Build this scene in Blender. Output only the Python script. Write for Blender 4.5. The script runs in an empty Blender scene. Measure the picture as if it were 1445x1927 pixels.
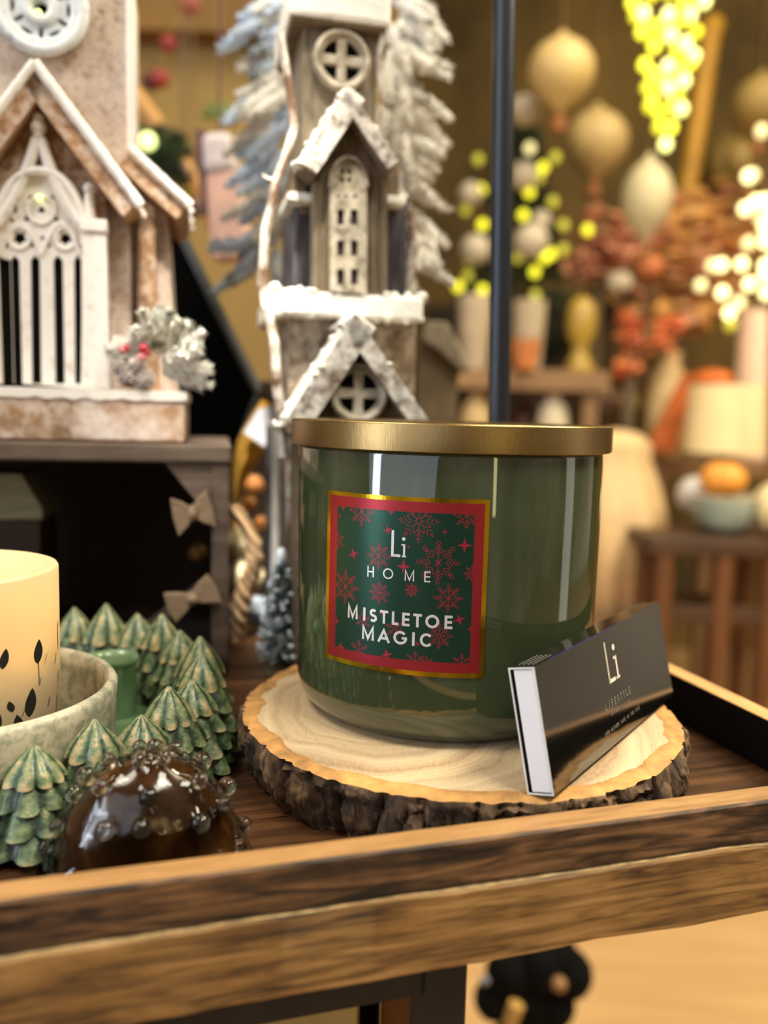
import bpy, bmesh, math, random
from mathutils import Vector, Matrix, noise
from mathutils.geometry import tessellate_polygon
random.seed(7)
sc = bpy.context.scene
col = sc.collection
PI = math.pi
rad = math.radians

# ---------------------------------------------------------------- camera
FPX = 1600.0
PITCH, ROLL, EYE = rad(6.56), rad(1.5), 0.1465
_F = Vector((0, math.cos(PITCH), -math.sin(PITCH)))
_R0 = Vector((1, 0, 0)); _U0 = Vector((0, math.sin(PITCH), math.cos(PITCH)))
_R = _R0*math.cos(ROLL) + _U0*math.sin(ROLL)
_U = _U0*math.cos(ROLL) - _R0*math.sin(ROLL)
CAM = Vector((0, 0, EYE))

def ray(px, py): return _F + _R*((px-722.5)/FPX) - _U*((py-963.5)/FPX)
def at(px, py, Y):
    d = ray(px, py); return CAM + d*(Y/d.y)
def atz(px, py, z):
    d = ray(px, py); return CAM + d*((z-EYE)/d.z)
def mpp(Y): return Y/math.cos(PITCH)*0.99/FPX      # metres per photo pixel at depth Y

cd = bpy.data.cameras.new('camera'); cam = bpy.data.objects.new('camera', cd); col.objects.link(cam)
cam.matrix_world = Matrix(((_R.x, _U.x, -_F.x, 0), (_R.y, _U.y, -_F.y, 0), (_R.z, _U.z, -_F.z, EYE), (0, 0, 0, 1)))
cd.sensor_fit = 'VERTICAL'; cd.sensor_height = 36.0; cd.lens = 36.0*FPX/1927
cd.clip_start = .01; cd.clip_end = 50
cd.dof.use_dof = True; cd.dof.focus_distance = .311; cd.dof.aperture_fstop = 4.7
sc.camera = cam
sc.view_settings.view_transform = 'Standard'
sc.view_settings.look = 'None'
sc.cycles.use_denoising = True
sc.cycles.max_bounces = 10; sc.cycles.transmission_bounces = 8
sc.cycles.sample_clamp_indirect = 6.0
sc.cycles.caustics_refractive = False; sc.cycles.caustics_reflective = False

# ---------------------------------------------------------------- materials
def lin(c):
    if isinstance(c, str):
        c = tuple(int(c[i:i+2], 16) for i in (0, 2, 4))
    o = []
    for k in c[:3]:
        k = k/255.0
        o.append(k/12.92 if k <= .04045 else ((k+.055)/1.055)**2.4)
    return (o[0], o[1], o[2], 1)

class NT:
    def __init__(s, name):
        s.m = bpy.data.materials.new(name); s.m.use_nodes = True
        s.t = s.m.node_tree; s.b = s.t.nodes['Principled BSDF']
        s.tc = None
    def n(s, typ, **kw):
        nd = s.t.nodes.new(typ)
        for k, v in kw.items():
            if k.startswith('i_'):
                key = k[2:]
                key = int(key) if key.isdigit() else key.replace('_', ' ')
                nd.inputs[key].default_value = v
            else: setattr(nd, k, v)
        return nd
    def l(s, a, b): s.t.links.new(a, b)
    def co(s, scale=(1, 1, 1), loc=(0, 0, 0), rot=(0, 0, 0), kind='Object'):
        if not s.tc: s.tc = s.n('ShaderNodeTexCoord')
        mp = s.n('ShaderNodeMapping'); mp.inputs['Scale'].default_value = scale
        mp.inputs['Location'].default_value = loc; mp.inputs['Rotation'].default_value = rot
        s.l(s.tc.outputs[kind], mp.inputs['Vector']); return mp.outputs['Vector']
    def noise(s, vec, scale, detail=4, rough=.55, dist=0):
        nd = s.n('ShaderNodeTexNoise'); s.l(vec, nd.inputs['Vector'])
        nd.inputs['Scale'].default_value = scale; nd.inputs['Detail'].default_value = detail
        nd.inputs['Roughness'].default_value = rough; nd.inputs['Distortion'].default_value = dist
        return nd.outputs['Fac']
    def ramp(s, fac, stops, interp='LINEAR'):
        r = s.n('ShaderNodeValToRGB'); s.l(fac, r.inputs['Fac']); e = r.color_ramp.elements
        r.color_ramp.interpolation = interp
        while len(e) < len(stops): e.new(.5)
        for i, (p, c) in enumerate(stops):
            e[i].position = p; e[i].color = lin(c) if not isinstance(c, float) else (c, c, c, 1)
        return r.outputs['Color']
    def mix(s, fac, a, b, mode='MIX'):
        m = s.n('ShaderNodeMix', data_type='RGBA', blend_type=mode)
        for sock, v in ((m.inputs[0], fac), (m.inputs[6], a), (m.inputs[7], b)):
            if hasattr(v, 'default_value') and hasattr(v, 'links'): s.l(v, sock)
            elif isinstance(v, (tuple, str)): sock.default_value = lin(v)
            else: sock.default_value = v
        return m.outputs[2]
    def math(s, op, a, b=0.0, c=0.0):
        m = s.n('ShaderNodeMath', operation=op)
        for i, v in enumerate((a, b, c)):
            if hasattr(v, 'links'): s.l(v, m.inputs[i])
            else: m.inputs[i].default_value = v
        return m.outputs[0]
    def bump(s, h, strength=.5, dist=.001):
        b = s.n('ShaderNodeBump'); b.inputs['Strength'].default_value = strength; b.inputs['Distance'].default_value = dist
        s.l(h, b.inputs['Height']); s.l(b.outputs['Normal'], s.b.inputs['Normal']); return b
    def set(s, **kw):
        for k, v in kw.items():
            key = {'color': 'Base Color', 'rough': 'Roughness', 'metal': 'Metallic', 'spec': 'Specular IOR Level', 'coat': 'Coat Weight', 'coatr': 'Coat Roughness',
                   'trans': 'Transmission Weight', 'ior': 'IOR', 'emit': 'Emission Color', 'es': 'Emission Strength', 'sss': 'Subsurface Weight', 'sssr': 'Subsurface Radius',
                   'ssss': 'Subsurface Scale', 'aniso': 'Anisotropic', 'sheen': 'Sheen Weight'}[k]
            sock = s.b.inputs[key]
            if hasattr(v, 'links'): s.l(v, sock)
            elif isinstance(v, (str, tuple)) and key in ('Base Color', 'Emission Color'): sock.default_value = lin(v)
            else: sock.default_value = v
        return s

def plain(name, c, rough=.5, var=.18, scale=40, bump=0.0, **kw):
    """a colour with a little procedural mottling"""
    t = NT(name); v = t.co()
    if isinstance(c, str): c = tuple(int(c[i:i+2], 16) for i in (0, 2, 4))
    a = tuple(k*(1-var) for k in c); b = tuple(min(255, k*(1+var)) for k in c)
    f = t.noise(v, scale, 3)
    t.set(color=t.ramp(f, [(.3, a), (.7, b)]), rough=rough, **kw)
    if bump: t.bump(t.noise(v, scale*6, 4), bump, .001)
    return t.m

def glow(name, c, strength):
    t = NT(name); v = t.co(); f = t.noise(v, 30, 2)
    t.set(color=c, emit=c, es=strength, rough=.4)
    t.l(t.ramp(f, [(0, c), (1, c)]), t.b.inputs['Emission Color'])
    return t.m

def wood(name, stops, axis=0, scale=18, stretch=14, rough=.5, bump=.3, dist=.0006, ring=1.2, blotch=None, **kw):
    t = NT(name)
    s = [1, 1, 1]
    for i in range(3): s[i] = 1.0 if i == axis else float(stretch)
    v = t.co(scale=tuple(s))
    n1 = t.noise(v, scale, 6, .6, ring)
    v2 = t.co(scale=(1, 1, 1)); n2 = t.noise(v2, scale*1.3, 3)
    f = t.math('ADD', t.math('MULTIPLY', n1, .72), t.math('MULTIPLY', n2, .28))
    c = t.ramp(f, stops)
    if blotch:
        sb = [5.0, 5.0, 5.0]; sb[axis] = 1.0
        nb = t.noise(t.co(scale=tuple(sb)), blotch[0], 6, .68, .5)
        c = t.mix(t.ramp(nb, [(blotch[1], 0.0), (blotch[1]+.09, 1.0)]), c, blotch[2], 'MULTIPLY')
    t.set(color=c, rough=rough, **kw)
    t.bump(n1, bump, dist)
    return t.m

def snowy(name, base, snow=(238, 234, 228), amount=.5, scale=90, rough=.85, bump=.6, up=.5, bd=.001):
    """paint or paper with flocked snow caught on it, more on upward faces"""
    t = NT(name); v = t.co()
    n = t.noise(v, scale, 6, .65); n2 = t.noise(v, scale*.22, 3)
    g = t.n('ShaderNodeNewGeometry'); sp = t.n('ShaderNodeSeparateXYZ'); t.l(g.outputs['Normal'], sp.inputs[0])
    f = t.math('ADD', t.math('ADD', t.math('MULTIPLY', n, .65), t.math('MULTIPLY', n2, .35)), t.math('MULTIPLY', sp.outputs[2], up*.5))
    m = t.ramp(f, [(max(0, .98-amount*.9-.12), 0.0), (min(1, .98-amount*.9+.06), 1.0)])
    if isinstance(base, str): base = tuple(int(base[i:i+2], 16) for i in (0, 2, 4))
    bc = t.ramp(t.noise(v, scale*.5, 4), [(.3, tuple(k*.78 for k in base)), (.7, tuple(min(255, k*1.15) for k in base))])
    t.set(color=t.mix(m, bc, snow), rough=rough)
    t.bump(n, bump, bd)
    return t.m

# ---------------------------------------------------------------- mesh builder
class MB:
    def __init__(s): s.v = []; s.f = []; s.m = []
    def add(s, vs, fs, mat=0):
        o = len(s.v); s.v += [tuple(p) for p in vs]
        for f in fs: s.f.append(tuple(i+o for i in f)); s.m.append(mat)
        return s
    def box(s, x0, x1, y0, y1, z0, z1, mat=0, M=None):
        vs = [Vector((x, y, z)) for z in (z0, z1) for y in (y0, y1) for x in (x0, x1)]
        if M is not None: vs = [M @ p for p in vs]
        return s.add(vs, [(0, 2, 3, 1), (4, 5, 7, 6), (0, 1, 5, 4), (2, 6, 7, 3), (0, 4, 6, 2), (1, 3, 7, 5)], mat)
    def plate(s, outer, holes=(), y0=0.0, y1=.01, mat=0, side=None):
        """outline (and holes) in x,z, front face at y0, back at y1 (y0<y1, front looks to -y)"""
        side = mat if side is None else side
        loops = [list(outer)]+[list(h) for h in holes]
        flat = [p for lp in loops for p in lp]
        tris = tessellate_polygon([[Vector((p[0], p[1], 0)) for p in lp] for lp in loops])
        n = len(flat)
        vs = [(p[0], y0, p[1]) for p in flat]+[(p[0], y1, p[1]) for p in flat]
        fs = []
        for t in tris:
            a, b, c = (Vector(flat[i]+(0,)) if len(flat[i]) == 2 else Vector(flat[i]) for i in t)
            if (b-a).cross(c-a).z < 0: t = t[::-1]
            fs.append(tuple(t)); fs.append(tuple(i+n for i in t[::-1]))
        s.add(vs, fs, mat)
        off = 0; fs2 = []
        for k, lp in enumerate(loops):
            L = len(lp)
            ar = sum(lp[i][0]*lp[(i+1) % L][1]-lp[(i+1) % L][0]*lp[i][1] for i in range(L))
            for i in range(L):
                a, b = off+i, off+(i+1) % L
                q = (a, a+n, b+n, b)
                if (ar > 0) == (k > 0): q = q[::-1]
                fs2.append(q[::-1] if False else q)
            off += L
        s.add(vs, fs2, side)
        return s
    def tube(s, pts, r, seg=8, mat=0, cap=True, flat=1.0):
        pts = [Vector(p) for p in pts]; n = len(pts)
        rs = [r]*n if not isinstance(r, (list, tuple)) else list(r)
        vs = []; up = Vector((0, 0, 1)); prev = None
        for i in range(n):
            t = (pts[min(i+1, n-1)]-pts[max(i-1, 0)])
            t = t.normalized() if t.length > 1e-9 else Vector((0, 0, 1))
            if prev is None:
                a = t.cross(up); a = a.normalized() if a.length > 1e-3 else Vector((1, 0, 0))
            else:
                a = prev-t*prev.dot(t); a = a.normalized() if a.length > 1e-6 else Vector((1, 0, 0))
            prev = a; b = t.cross(a)
            for k in range(seg):
                th = 2*PI*k/seg
                vs.append(pts[i]+a*(math.cos(th)*rs[i])+b*(math.sin(th)*rs[i]*flat))
        fs = []
        for i in range(n-1):
            for k in range(seg):
                k2 = (k+1) % seg
                fs.append((i*seg+k, i*seg+k2, (i+1)*seg+k2, (i+1)*seg+k))
        if cap: fs.append(tuple(range(seg))[::-1]); fs.append(tuple((n-1)*seg+k for k in range(seg)))
        return s.add(vs, fs, mat)
    def lathe(s, prof, seg=64, c=(0, 0, 0), mat=0, fn=None, M=None, cap=False):
        """prof: (r, z) or (r, z, mat) bottom to top on the outside"""
        vs = []; n = len(prof)
        for i, p in enumerate(prof):
            for k in range(seg):
                th = 2*PI*k/seg; r, z = p[0], p[1]
                if fn: r, z = fn(r, z, th, i)
                q = Vector((r*math.cos(th), r*math.sin(th), z))
                if M is not None: q = M @ q
                vs.append(q+Vector(c))
        o = len(s.v); s.v += [tuple(q) for q in vs]
        for i in range(n-1):
            mt = prof[i][2] if len(prof[i]) > 2 else mat
            for k in range(seg):
                k2 = (k+1) % seg
                s.f.append((o+i*seg+k, o+i*seg+k2, o+(i+1)*seg+k2, o+(i+1)*seg+k)); s.m.append(mt)
        if cap:
            s.f.append(tuple(o+k for k in range(seg))[::-1]); s.m.append(mat)
            s.f.append(tuple(o+(n-1)*seg+k for k in range(seg))); s.m.append(mat)
        return s
    def ell(s, c, r, seg=12, rings=8, mat=0, M=None, fn=None):
        if not isinstance(r, (tuple, list)): r = (r, r, r)
        c = Vector(c); vs = []
        for i in range(rings+1):
            ph = -PI/2+PI*i/rings
            for k in range(seg):
                th = 2*PI*k/seg
                q = Vector((math.cos(ph)*math.cos(th), math.cos(ph)*math.sin(th), math.sin(ph)))
                if fn: q = q*fn(q)
                q = Vector((q.x*r[0], q.y*r[1], q.z*r[2]))
                if M is not None: q = M @ q
                vs.append(c+q)
        fs = []
        for i in range(rings):
            for k in range(seg):
                k2 = (k+1) % seg
                fs.append((i*seg+k, i*seg+k2, (i+1)*seg+k2, (i+1)*seg+k))
        return s.add(vs, fs, mat)
    def needle(s, p, d, L, w, mat=0):
        p = Vector(p); d = Vector(d).normalized()
        a = d.cross(Vector((.3, .5, .81))).normalized(); b = d.cross(a)
        vs = [p+a*w, p-a*w*.5+b*w*.87, p-a*w*.5-b*w*.87, p+d*L]
        return s.add(vs, [(0, 1, 3), (1, 2, 3), (2, 0, 3)], mat)
    def tuft(s, a, b, n, ln, w, rnd, mat=0, tipmat=None, spread=.9, core=None):
        """a sprig: a stem from a to b with n needles leaning towards its tip"""
        a, b = Vector(a), Vector(b); ax = (b-a).normalized()
        if core: s.tube([a, a.lerp(b, .5), b], [core*.7, core, core*.45], 6, mat)
        for i in range(n):
            t = rnd.random(); p = a.lerp(b, t)
            d = Vector((rnd.gauss(0, 1), rnd.gauss(0, 1), rnd.gauss(0, 1))); d -= ax*d.dot(ax)
            if d.length < 1e-3: continue
            d = d.normalized()*spread+ax*(.55+.4*rnd.random())
            taper = 1.0 if t < .7 else 1.0-.5*(t-.7)/.3
            s.needle(p, d, ln*taper*(.7+.5*rnd.random()), w, mat if tipmat is None or rnd.random() < .5 else tipmat)
        return s
    def build(s, name, mats, parent=None, smooth=False, bevel=0, ang=None, subsurf=0):
        me = bpy.data.meshes.new(name); me.from_pydata(s.v, [], s.f)
        if not isinstance(mats, (list, tuple)): mats = [mats]
        for m in mats: me.materials.append(m)
        for p, mi in zip(me.polygons, s.m): p.material_index = mi
        bm = bmesh.new(); bm.from_mesh(me)
        bmesh.ops.remove_doubles(bm, verts=bm.verts, dist=1e-7)
        bmesh.ops.recalc_face_normals(bm, faces=bm.faces)
        bm.to_mesh(me); bm.free()
        if smooth:
            for p in me.polygons: p.use_smooth = True
            me.set_sharp_from_angle(angle=rad(ang if ang else 40))
        me.update()
        o = bpy.data.objects.new(name, me); col.objects.link(o)
        if parent: o.parent = parent
        if bevel:
            md = o.modifiers.new('bevel', 'BEVEL'); md.width = bevel; md.segments = 2; md.limit_method = 'ANGLE'
        if subsurf:
            md = o.modifiers.new('sub', 'SUBSURF'); md.levels = subsurf; md.render_levels = subsurf
        return o

def thing(name, label, cat, loc=(0, 0, 0), rz=0, group=None):
    o = bpy.data.objects.new(name, None); col.objects.link(o); o.empty_display_size = .01
    o.location = loc; o.rotation_euler = (0, 0, rz)
    o['label'] = label; o['category'] = cat
    if group: o['group'] = group
    return o
def tag(o, label, cat, loc=None, rz=0, group=None):
    if loc is not None: o.location = loc; o.rotation_euler = (0, 0, rz)
    o['label'] = label; o['category'] = cat
    if group: o['group'] = group
    return o
def struct(o): o['kind'] = 'structure'; return o

def circ(cx, cz, r, n=32, a0=0, a1=2*PI, rz=None):
    full = abs(a1-a0-2*PI) < 1e-6
    m = n if full else n+1
    return [(cx+r*math.cos(a0+(a1-a0)*i/n), cz+(rz or r)*math.sin(a0+(a1-a0)*i/n)) for i in range(m)]

class Face:
    """a vertical front standing at P0 and turned by rz; p(px,py,d) is the point of it seen at a pixel of the photo, d metres in front"""
    def __init__(s, P0, rz):
        s.P = Vector(P0); s.rz = rz
        s.ex = Vector((math.cos(rz), math.sin(rz), 0)); s.n = Vector((math.sin(rz), -math.cos(rz), 0))
    def p(s, px, py, d=0.0):
        r = ray(px, py); q = s.P+s.n*d
        t = (q-CAM).dot(s.n)/r.dot(s.n)
        w = CAM+r*t-s.P
        return (w.dot(s.ex), w.z)
    def P3(s, px, py, d=0.0):
        x, z = s.p(px, py, d); return Vector((x, -d, z))
    def poly(s, pts, d=0.0): return [s.p(x, y, d) for x, y in pts]

# ================================================================ THE SETTING
FLOOR = -.75
m_floor = wood('light_floor_wood', [(.3, (186, 144, 94)), (.55, (206, 166, 116)), (.8, (220, 186, 140))], axis=0, scale=2.2, stretch=9, rough=.4, bump=.05)
m_wall = plain('ochre_wall_paint', (128, 104, 56), .8, .10, 2.0)
m_wall2 = plain('brown_wall_paint', (100, 79, 36), .85, .30, 2.2)
m_beam = plain('dark_ochre_beam', (112, 80, 24), .7, .12, 4)
struct(MB().box(-3.2, 4.2, -1.5, 3.4, FLOOR-.05, FLOOR).build('floor', m_floor))
struct(MB().box(-3.2, .02, 1.9, 2.0, FLOOR, 2.0).build('wall_left', m_wall))
struct(MB().box(.02, 4.2, 3.3, 3.4, FLOOR, 2.0).build('wall_back', m_wall2))
struct(MB().box(-.02, .02, 2.0, 3.4, FLOOR, 2.0).build('wall_return', m_wall2))
struct(MB().box(-3.2, 4.2, .7, 3.4, 2.0, 2.06).build('ceiling', plain('ceiling_paint', (128, 98, 48), .8, .1, 3)))
zb = at(330, 66, 1.86).z
struct(MB().box(-3.2, .02, 1.84, 1.9, zb, 2.0).build('trim_1', m_beam, bevel=.004))

# ================================================================ TRAY AND STAND
TT = rad(17.2); TO = Vector((.0193, .2463, 0))
def tray_w(x, y, z=0): return TO+Vector((math.cos(TT)*x-math.sin(TT)*y, math.sin(TT)*x+math.cos(TT)*y, z))
m_tray_top = wood('tray_upper_plank', [(.38, (22, 15, 10)), (.46, (62, 42, 27)), (.54, (106, 75, 47)), (.64, (140, 102, 66))], scale=26, stretch=11, rough=.6, bump=.5, ring=1.0, blotch=(16, .52, (112, 100, 92)))
m_tray_low = wood('tray_lower_plank', [(.36, (48, 33, 18)), (.44, (104, 74, 39)), (.53, (146, 107, 58)), (.64, (176, 136, 82))], scale=23, stretch=14, rough=.62, bump=.4, ring=.8, blotch=(13, .60, (150, 138, 126)))
m_tray_rim = wood('tray_sawn_rim', [(.3, (122, 88, 50)), (.5, (158, 116, 68)), (.7, (178, 138, 88))], scale=36, stretch=10, rough=.6, bump=.4)
m_tray_floor = wood('tray_floor_boards', [(.3, (30, 17, 9)), (.5, (72, 44, 24)), (.62, (104, 68, 38)), (.75, (136, 92, 54))], scale=12, stretch=8, rough=.4, bump=.5)
m_black = plain('black_paint', (7, 7, 7), .6, .2, 30, spec=.2)
m_void = plain('matte_black', (5, 5, 5), .9, .1, 30, spec=.05)
m_splint = plain('pale_splinters', (196, 166, 118), .7, .25, 200)
tray = thing('wooden_tray', 'reclaimed wood tray with two-tone plank rail holding the green candle', 'tray', TO, TT)
XL, XR, YB = -.46, .1694, .50
def plank(x0, x1, y0, y1, z0, z1, jag_top=0, jag_bot=0, nx=220, mats=(0, 0), seed=0, bulge=0):
    """a long board with ragged long edges; material 0 faces, 1 on top"""
    mb = MB(); rows = []
    for i in range(nx+1):
        x = x0+(x1-x0)*i/nx
        jt = jag_top*(noise.fractal(Vector((x*28, seed, 0)), 1, 2, 4)) if jag_top else 0
        jb = jag_bot*(noise.fractal(Vector((x*28, seed+9, 0)), 1, 2, 4)) if jag_bot else 0
        b = bulge*noise.noise(Vector((x*14, seed+4, 0)))
        rows.append([(x, y0-b*.3, z0+jb+.0008), (x, y0-b, z1+jt-.0008), (x, y0+.0008, z1+jt), (x, y1, z1), (x, y1, z0), (x, y0+.0008, z0+jb)])
    vs = [p for r in rows for p in r]; n = 6
    for i in range(nx):
        for k in range(n):
            a, b2 = i*n+k, i*n+(k+1) % n
            mb.f.append((a, b2, b2+n, a+n)); mb.m.append(mats[1] if k == 2 else mats[0])
    mb.v = vs; mb.f.append(tuple(range(n))[::-1]); mb.m.append(mats[0]); mb.f.append(tuple(nx*n+k for k in range(n))); mb.m.append(mats[0])
    return mb
RT = .022
rail = plank(XL, XR+.0098, -.0095, 0, .0075, RT, 0, .0007, mats=(0, 1), seed=3, bulge=.0003).build('front_rail_upper_plank', [m_tray_top, m_tray_rim], tray, True, ang=35)
rail['label'] = 'dark weathered upper plank'
lowp = plank(XL, XR+.0098, -.0108, 0, -.0172, .0072, .0009, .0009, mats=(0, 1), seed=8, bulge=.0004).build('front_rail_lower_plank', [m_tray_low, m_splint], tray, True, ang=35)
lowp['label'] = 'golden brown lower plank'
m_side_rim = wood('side_rail_rim', [(.3, (170, 120, 70)), (.5, (208, 160, 104)), (.7, (228, 184, 130))], axis=1, scale=22, stretch=10, rough=.5, bump=.35)
sr = MB(); sr.box(XR, XR+.0098, 0, YB, -.0195, RT-.0004); sr.box(XR, XR+.0098, 0, YB, RT-.0004, RT, 1)
sr.build('side_rail', [m_black, m_side_rim], tray)
MB().box(XL, XR+.0098, YB, YB+.0098, -.0195, RT).build('back_rail', m_tray_low, tray)
MB().box(XL-.0098, XL, -.0095, YB+.0098, -.0195, RT).build('side_rail', m_tray_low, tray)
fb = MB(); k = 0; y = 0.0
while y < YB-1e-6:
    y1 = min(y+.062, YB); fb.box(XL, XR, y+.0004, y1-.0004, -.012, 0.0); y = y1
MB().box(XL, XR, 0, YB, -.0155, -.0121).build('under_board', m_tray_low, tray)
fb.build('floor_boards', m_tray_floor, tray)

m_steel = plain('dark_grey_steel', (40, 40, 44), .45, .15, 30, metal=.6)
stand = thing('metal_stand', 'dark grey square-post metal stand under the wooden tray', 'stand', (TO.x, TO.y, FLOOR), TT)
PZ = -.0197-FLOOR
for (x, y) in ((.0045, .0075), (-.40, .0075), (.0045, .45), (-.40, .45)):
    MB().box(x-.0072, x+.0072, y-.0072, y+.0072, 0, PZ).build('post', m_steel, stand, bevel=.001)
MB().box(-.3928, -.0027, .002, .013, PZ-.014, PZ).build('crossbar', m_steel, stand)
MB().box(-.3928, -.0027, .4445, .4555, PZ-.014, PZ).build('crossbar', m_steel, stand)
SHZ = .33
MB().box(-.393, .1, .016, .442, SHZ-.018, SHZ).build('lower_shelf', wood('shelf_board', [(.3, (60, 38, 20)), (.7, (110, 74, 40))], rough=.5), stand)
SHW = FLOOR+SHZ

# ================================================================ WOOD SLICE
SC = Vector((.0345, .3570, .0002)); SR = .0938; ST = .022
m_cut = NT('sawn_wood_rings'); v = m_cut.co(loc=(.012, -.022, 0)); 
nz = m_cut.n('ShaderNodeTexNoise'); m_cut.l(v, nz.inputs['Vector']); nz.inputs['Scale'].default_value = 13; nz.inputs['Detail'].default_value = 2
off = m_cut.n('ShaderNodeVectorMath', operation='MULTIPLY_ADD'); m_cut.l(nz.outputs['Color'], off.inputs[0]); off.inputs[1].default_value = (.05, .05, 0); m_cut.l(v, off.inputs[2])
ln = m_cut.n('ShaderNodeVectorMath', operation='LENGTH'); m_cut.l(off.outputs[0], ln.inputs[0])
rg = m_cut.math('MULTIPLY', ln.outputs['Value'], 62.0)
cmb = m_cut.n('ShaderNodeCombineXYZ'); m_cut.l(rg, cmb.inputs[0])
ringn = m_cut.noise(cmb.outputs[0], 1.6, 5, .62)
grain = m_cut.noise(m_cut.co(scale=(160, 40, 1), rot=(0, 0, .4)), 6, 4)
fine = m_cut.math('ADD', m_cut.math('MULTIPLY', ringn, .86), m_cut.math('MULTIPLY', grain, .14))
c1 = m_cut.ramp(fine, [(.28, (124, 94, 68)), (.40, (176, 144, 110)), (.50, (208, 180, 142)), (.62, (222, 196, 158)), (.8, (198, 168, 130))])
m_cut.set(color=c1, rough=.6); m_cut.bump(fine, .25, .0005)
m_inner = plain('inner_bark_tan', (198, 146, 84), .75, .16, 120, bump=.6)
t = NT('rough_bark'); v = t.co(scale=(1, 1, .45))
n1 = t.noise(v, 110, 7, .68); n2 = t.noise(v, 30, 3); v3 = t.n('ShaderNodeTexVoronoi', feature='DISTANCE_TO_EDGE'); t.l(t.co(scale=(1, 1, .5)), v3.inputs['Vector']); v3.inputs['Scale'].default_value = 95
cr = t.ramp(v3.outputs['Distance'], [(0.0, .45), (.08, 1.0)])
bc = t.ramp(t.math('ADD', t.math('MULTIPLY', n1, .6), t.math('MULTIPLY', n2, .4)), [(.34, (30, 21, 14)), (.45, (78, 57, 39)), (.56, (122, 94, 66)), (.70, (164, 134, 100))])
t.set(color=t.mix(1.0, bc, cr, 'MULTIPLY'), rough=.85); t.bump(t.math('ADD', n1, t.math('MULTIPLY', cr, .4)), .9, .0016)
m_bark = t.m
slice_ = thing('wood_slice', 'round bark-edged wood slice under the green candle', 'wood slice', SC)
NA = 620
def srim(th): return SR*(1+.022*noise.noise(Vector((math.cos(th)*1.7, math.sin(th)*1.7, 3)))+.010*noise.noise(Vector((math.cos(th)*7, math.sin(th)*7, 1))))
def plates(th, z):
    """bark plates: (depth of the fissure 0..1, height of the plate 0..1)"""
    w1 = noise.noise(Vector((math.cos(th)*9, math.sin(th)*9, z*50)))*.35; w2 = noise.noise(Vector((math.cos(th)*9, math.sin(th)*9, z*50+40)))*.3
    q = Vector((math.cos(th)*SR/.0150+w1, math.sin(th)*SR/.0150+w1, z/.036+w2))
    ds_, ps_ = noise.voronoi(q)
    c = max(0, 1-(ds_[1]-ds_[0])/.17)
    return c*c*(3-2*c), noise.cell(ps_[0]*7.13)
def crack(th): return plates(th, ST*.8)[0]
def sin_(th): return srim(th)-.0088+.0026*noise.fractal(Vector((math.cos(th)*6, math.sin(th)*6, 9)), 1, 2, 4)
top = MB(); vs = [(0, 0, ST)]; NRg = 7
for j in range(1, NRg+1):
    for i in range(NA):
        th = 2*PI*i/NA; r = sin_(th)*j/NRg; vs.append((r*math.cos(th), r*math.sin(th), ST))
fs = [(0, 1+i, 1+(i+1) % NA) for i in range(NA)]
for j in range(NRg-1):
    for i in range(NA):
        a = 1+j*NA+i; b = 1+j*NA+(i+1) % NA; fs.append((a, a+NA, b+NA, b))
low = len(vs)
for i in range(NA):
    x, y, z = vs[1+(NRg-1)*NA+i]; vs.append((x, y, .001))
for i in range(NA):
    a = 1+(NRg-1)*NA+i; b = 1+(NRg-1)*NA+(i+1) % NA; fs.append((a, low+i, low+(i+1) % NA, b))
fs.append(tuple(low+i for i in range(NA))[::-1])
top.add(vs, fs).build('cut_face', m_cut.m, slice_, True, ang=30)
bk = MB(); NZ = 20; vs = []
for i in range(NA):
    th = 2*PI*i/NA; ct, st_ = math.cos(th), math.sin(th)
    ri = sin_(th); R = srim(th); ck = crack(th)
    chip = .0030*max(0, noise.fractal(Vector((ct*9, st_*9, 2)), 1, 2, 4))
    ringp = [(ri-.0002, ST-.0002), (ri+.0004, ST+.0003), (ri*.6+R*.4, ST+.0001-.0003*random.random()), (R*.85+ri*.15-.0012*ck, ST-.0005-.3*chip), (R-.0008-.0032*ck, ST-.0014-chip-.001*ck)]
    for j in range(NZ):
        f = (j+1)/NZ; z = (ST-.002-chip)*(1-f)
        n_ = noise.fractal(Vector((ct*15, st_*15, z*60)), 1, 2, 5); n2_ = noise.fractal(Vector((ct*46, st_*46, z*240)), .8, 2, 3)
        pc, ph = plates(th, z)
        rr = R-.0004+.0016*math.sin(PI*min(1, f*1.1))+.0020*n_+.0011*n2_+.0024*(ph-.5)*min(1, f*4)-.0036*pc*(.5+.5*min(1, f*4)) - .003*f*f
        ringp.append((rr, max(z, 0)))
    ringp.append((ri-.0002, 0))
    for r, z in ringp: vs.append((r*ct, r*st_, z))
npt = len(vs)//NA; fs = []; ms = []
for i in range(NA):
    a0 = i*npt; b0 = ((i+1) % NA)*npt
    for j in range(npt-1):
        bk.f.append((a0+j, b0+j, b0+j+1, a0+j+1)); bk.m.append(1 if j < 3 else 0)
bk.v = vs
bk.build('bark', [m_bark, m_inner], slice_, True, ang=50)

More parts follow.
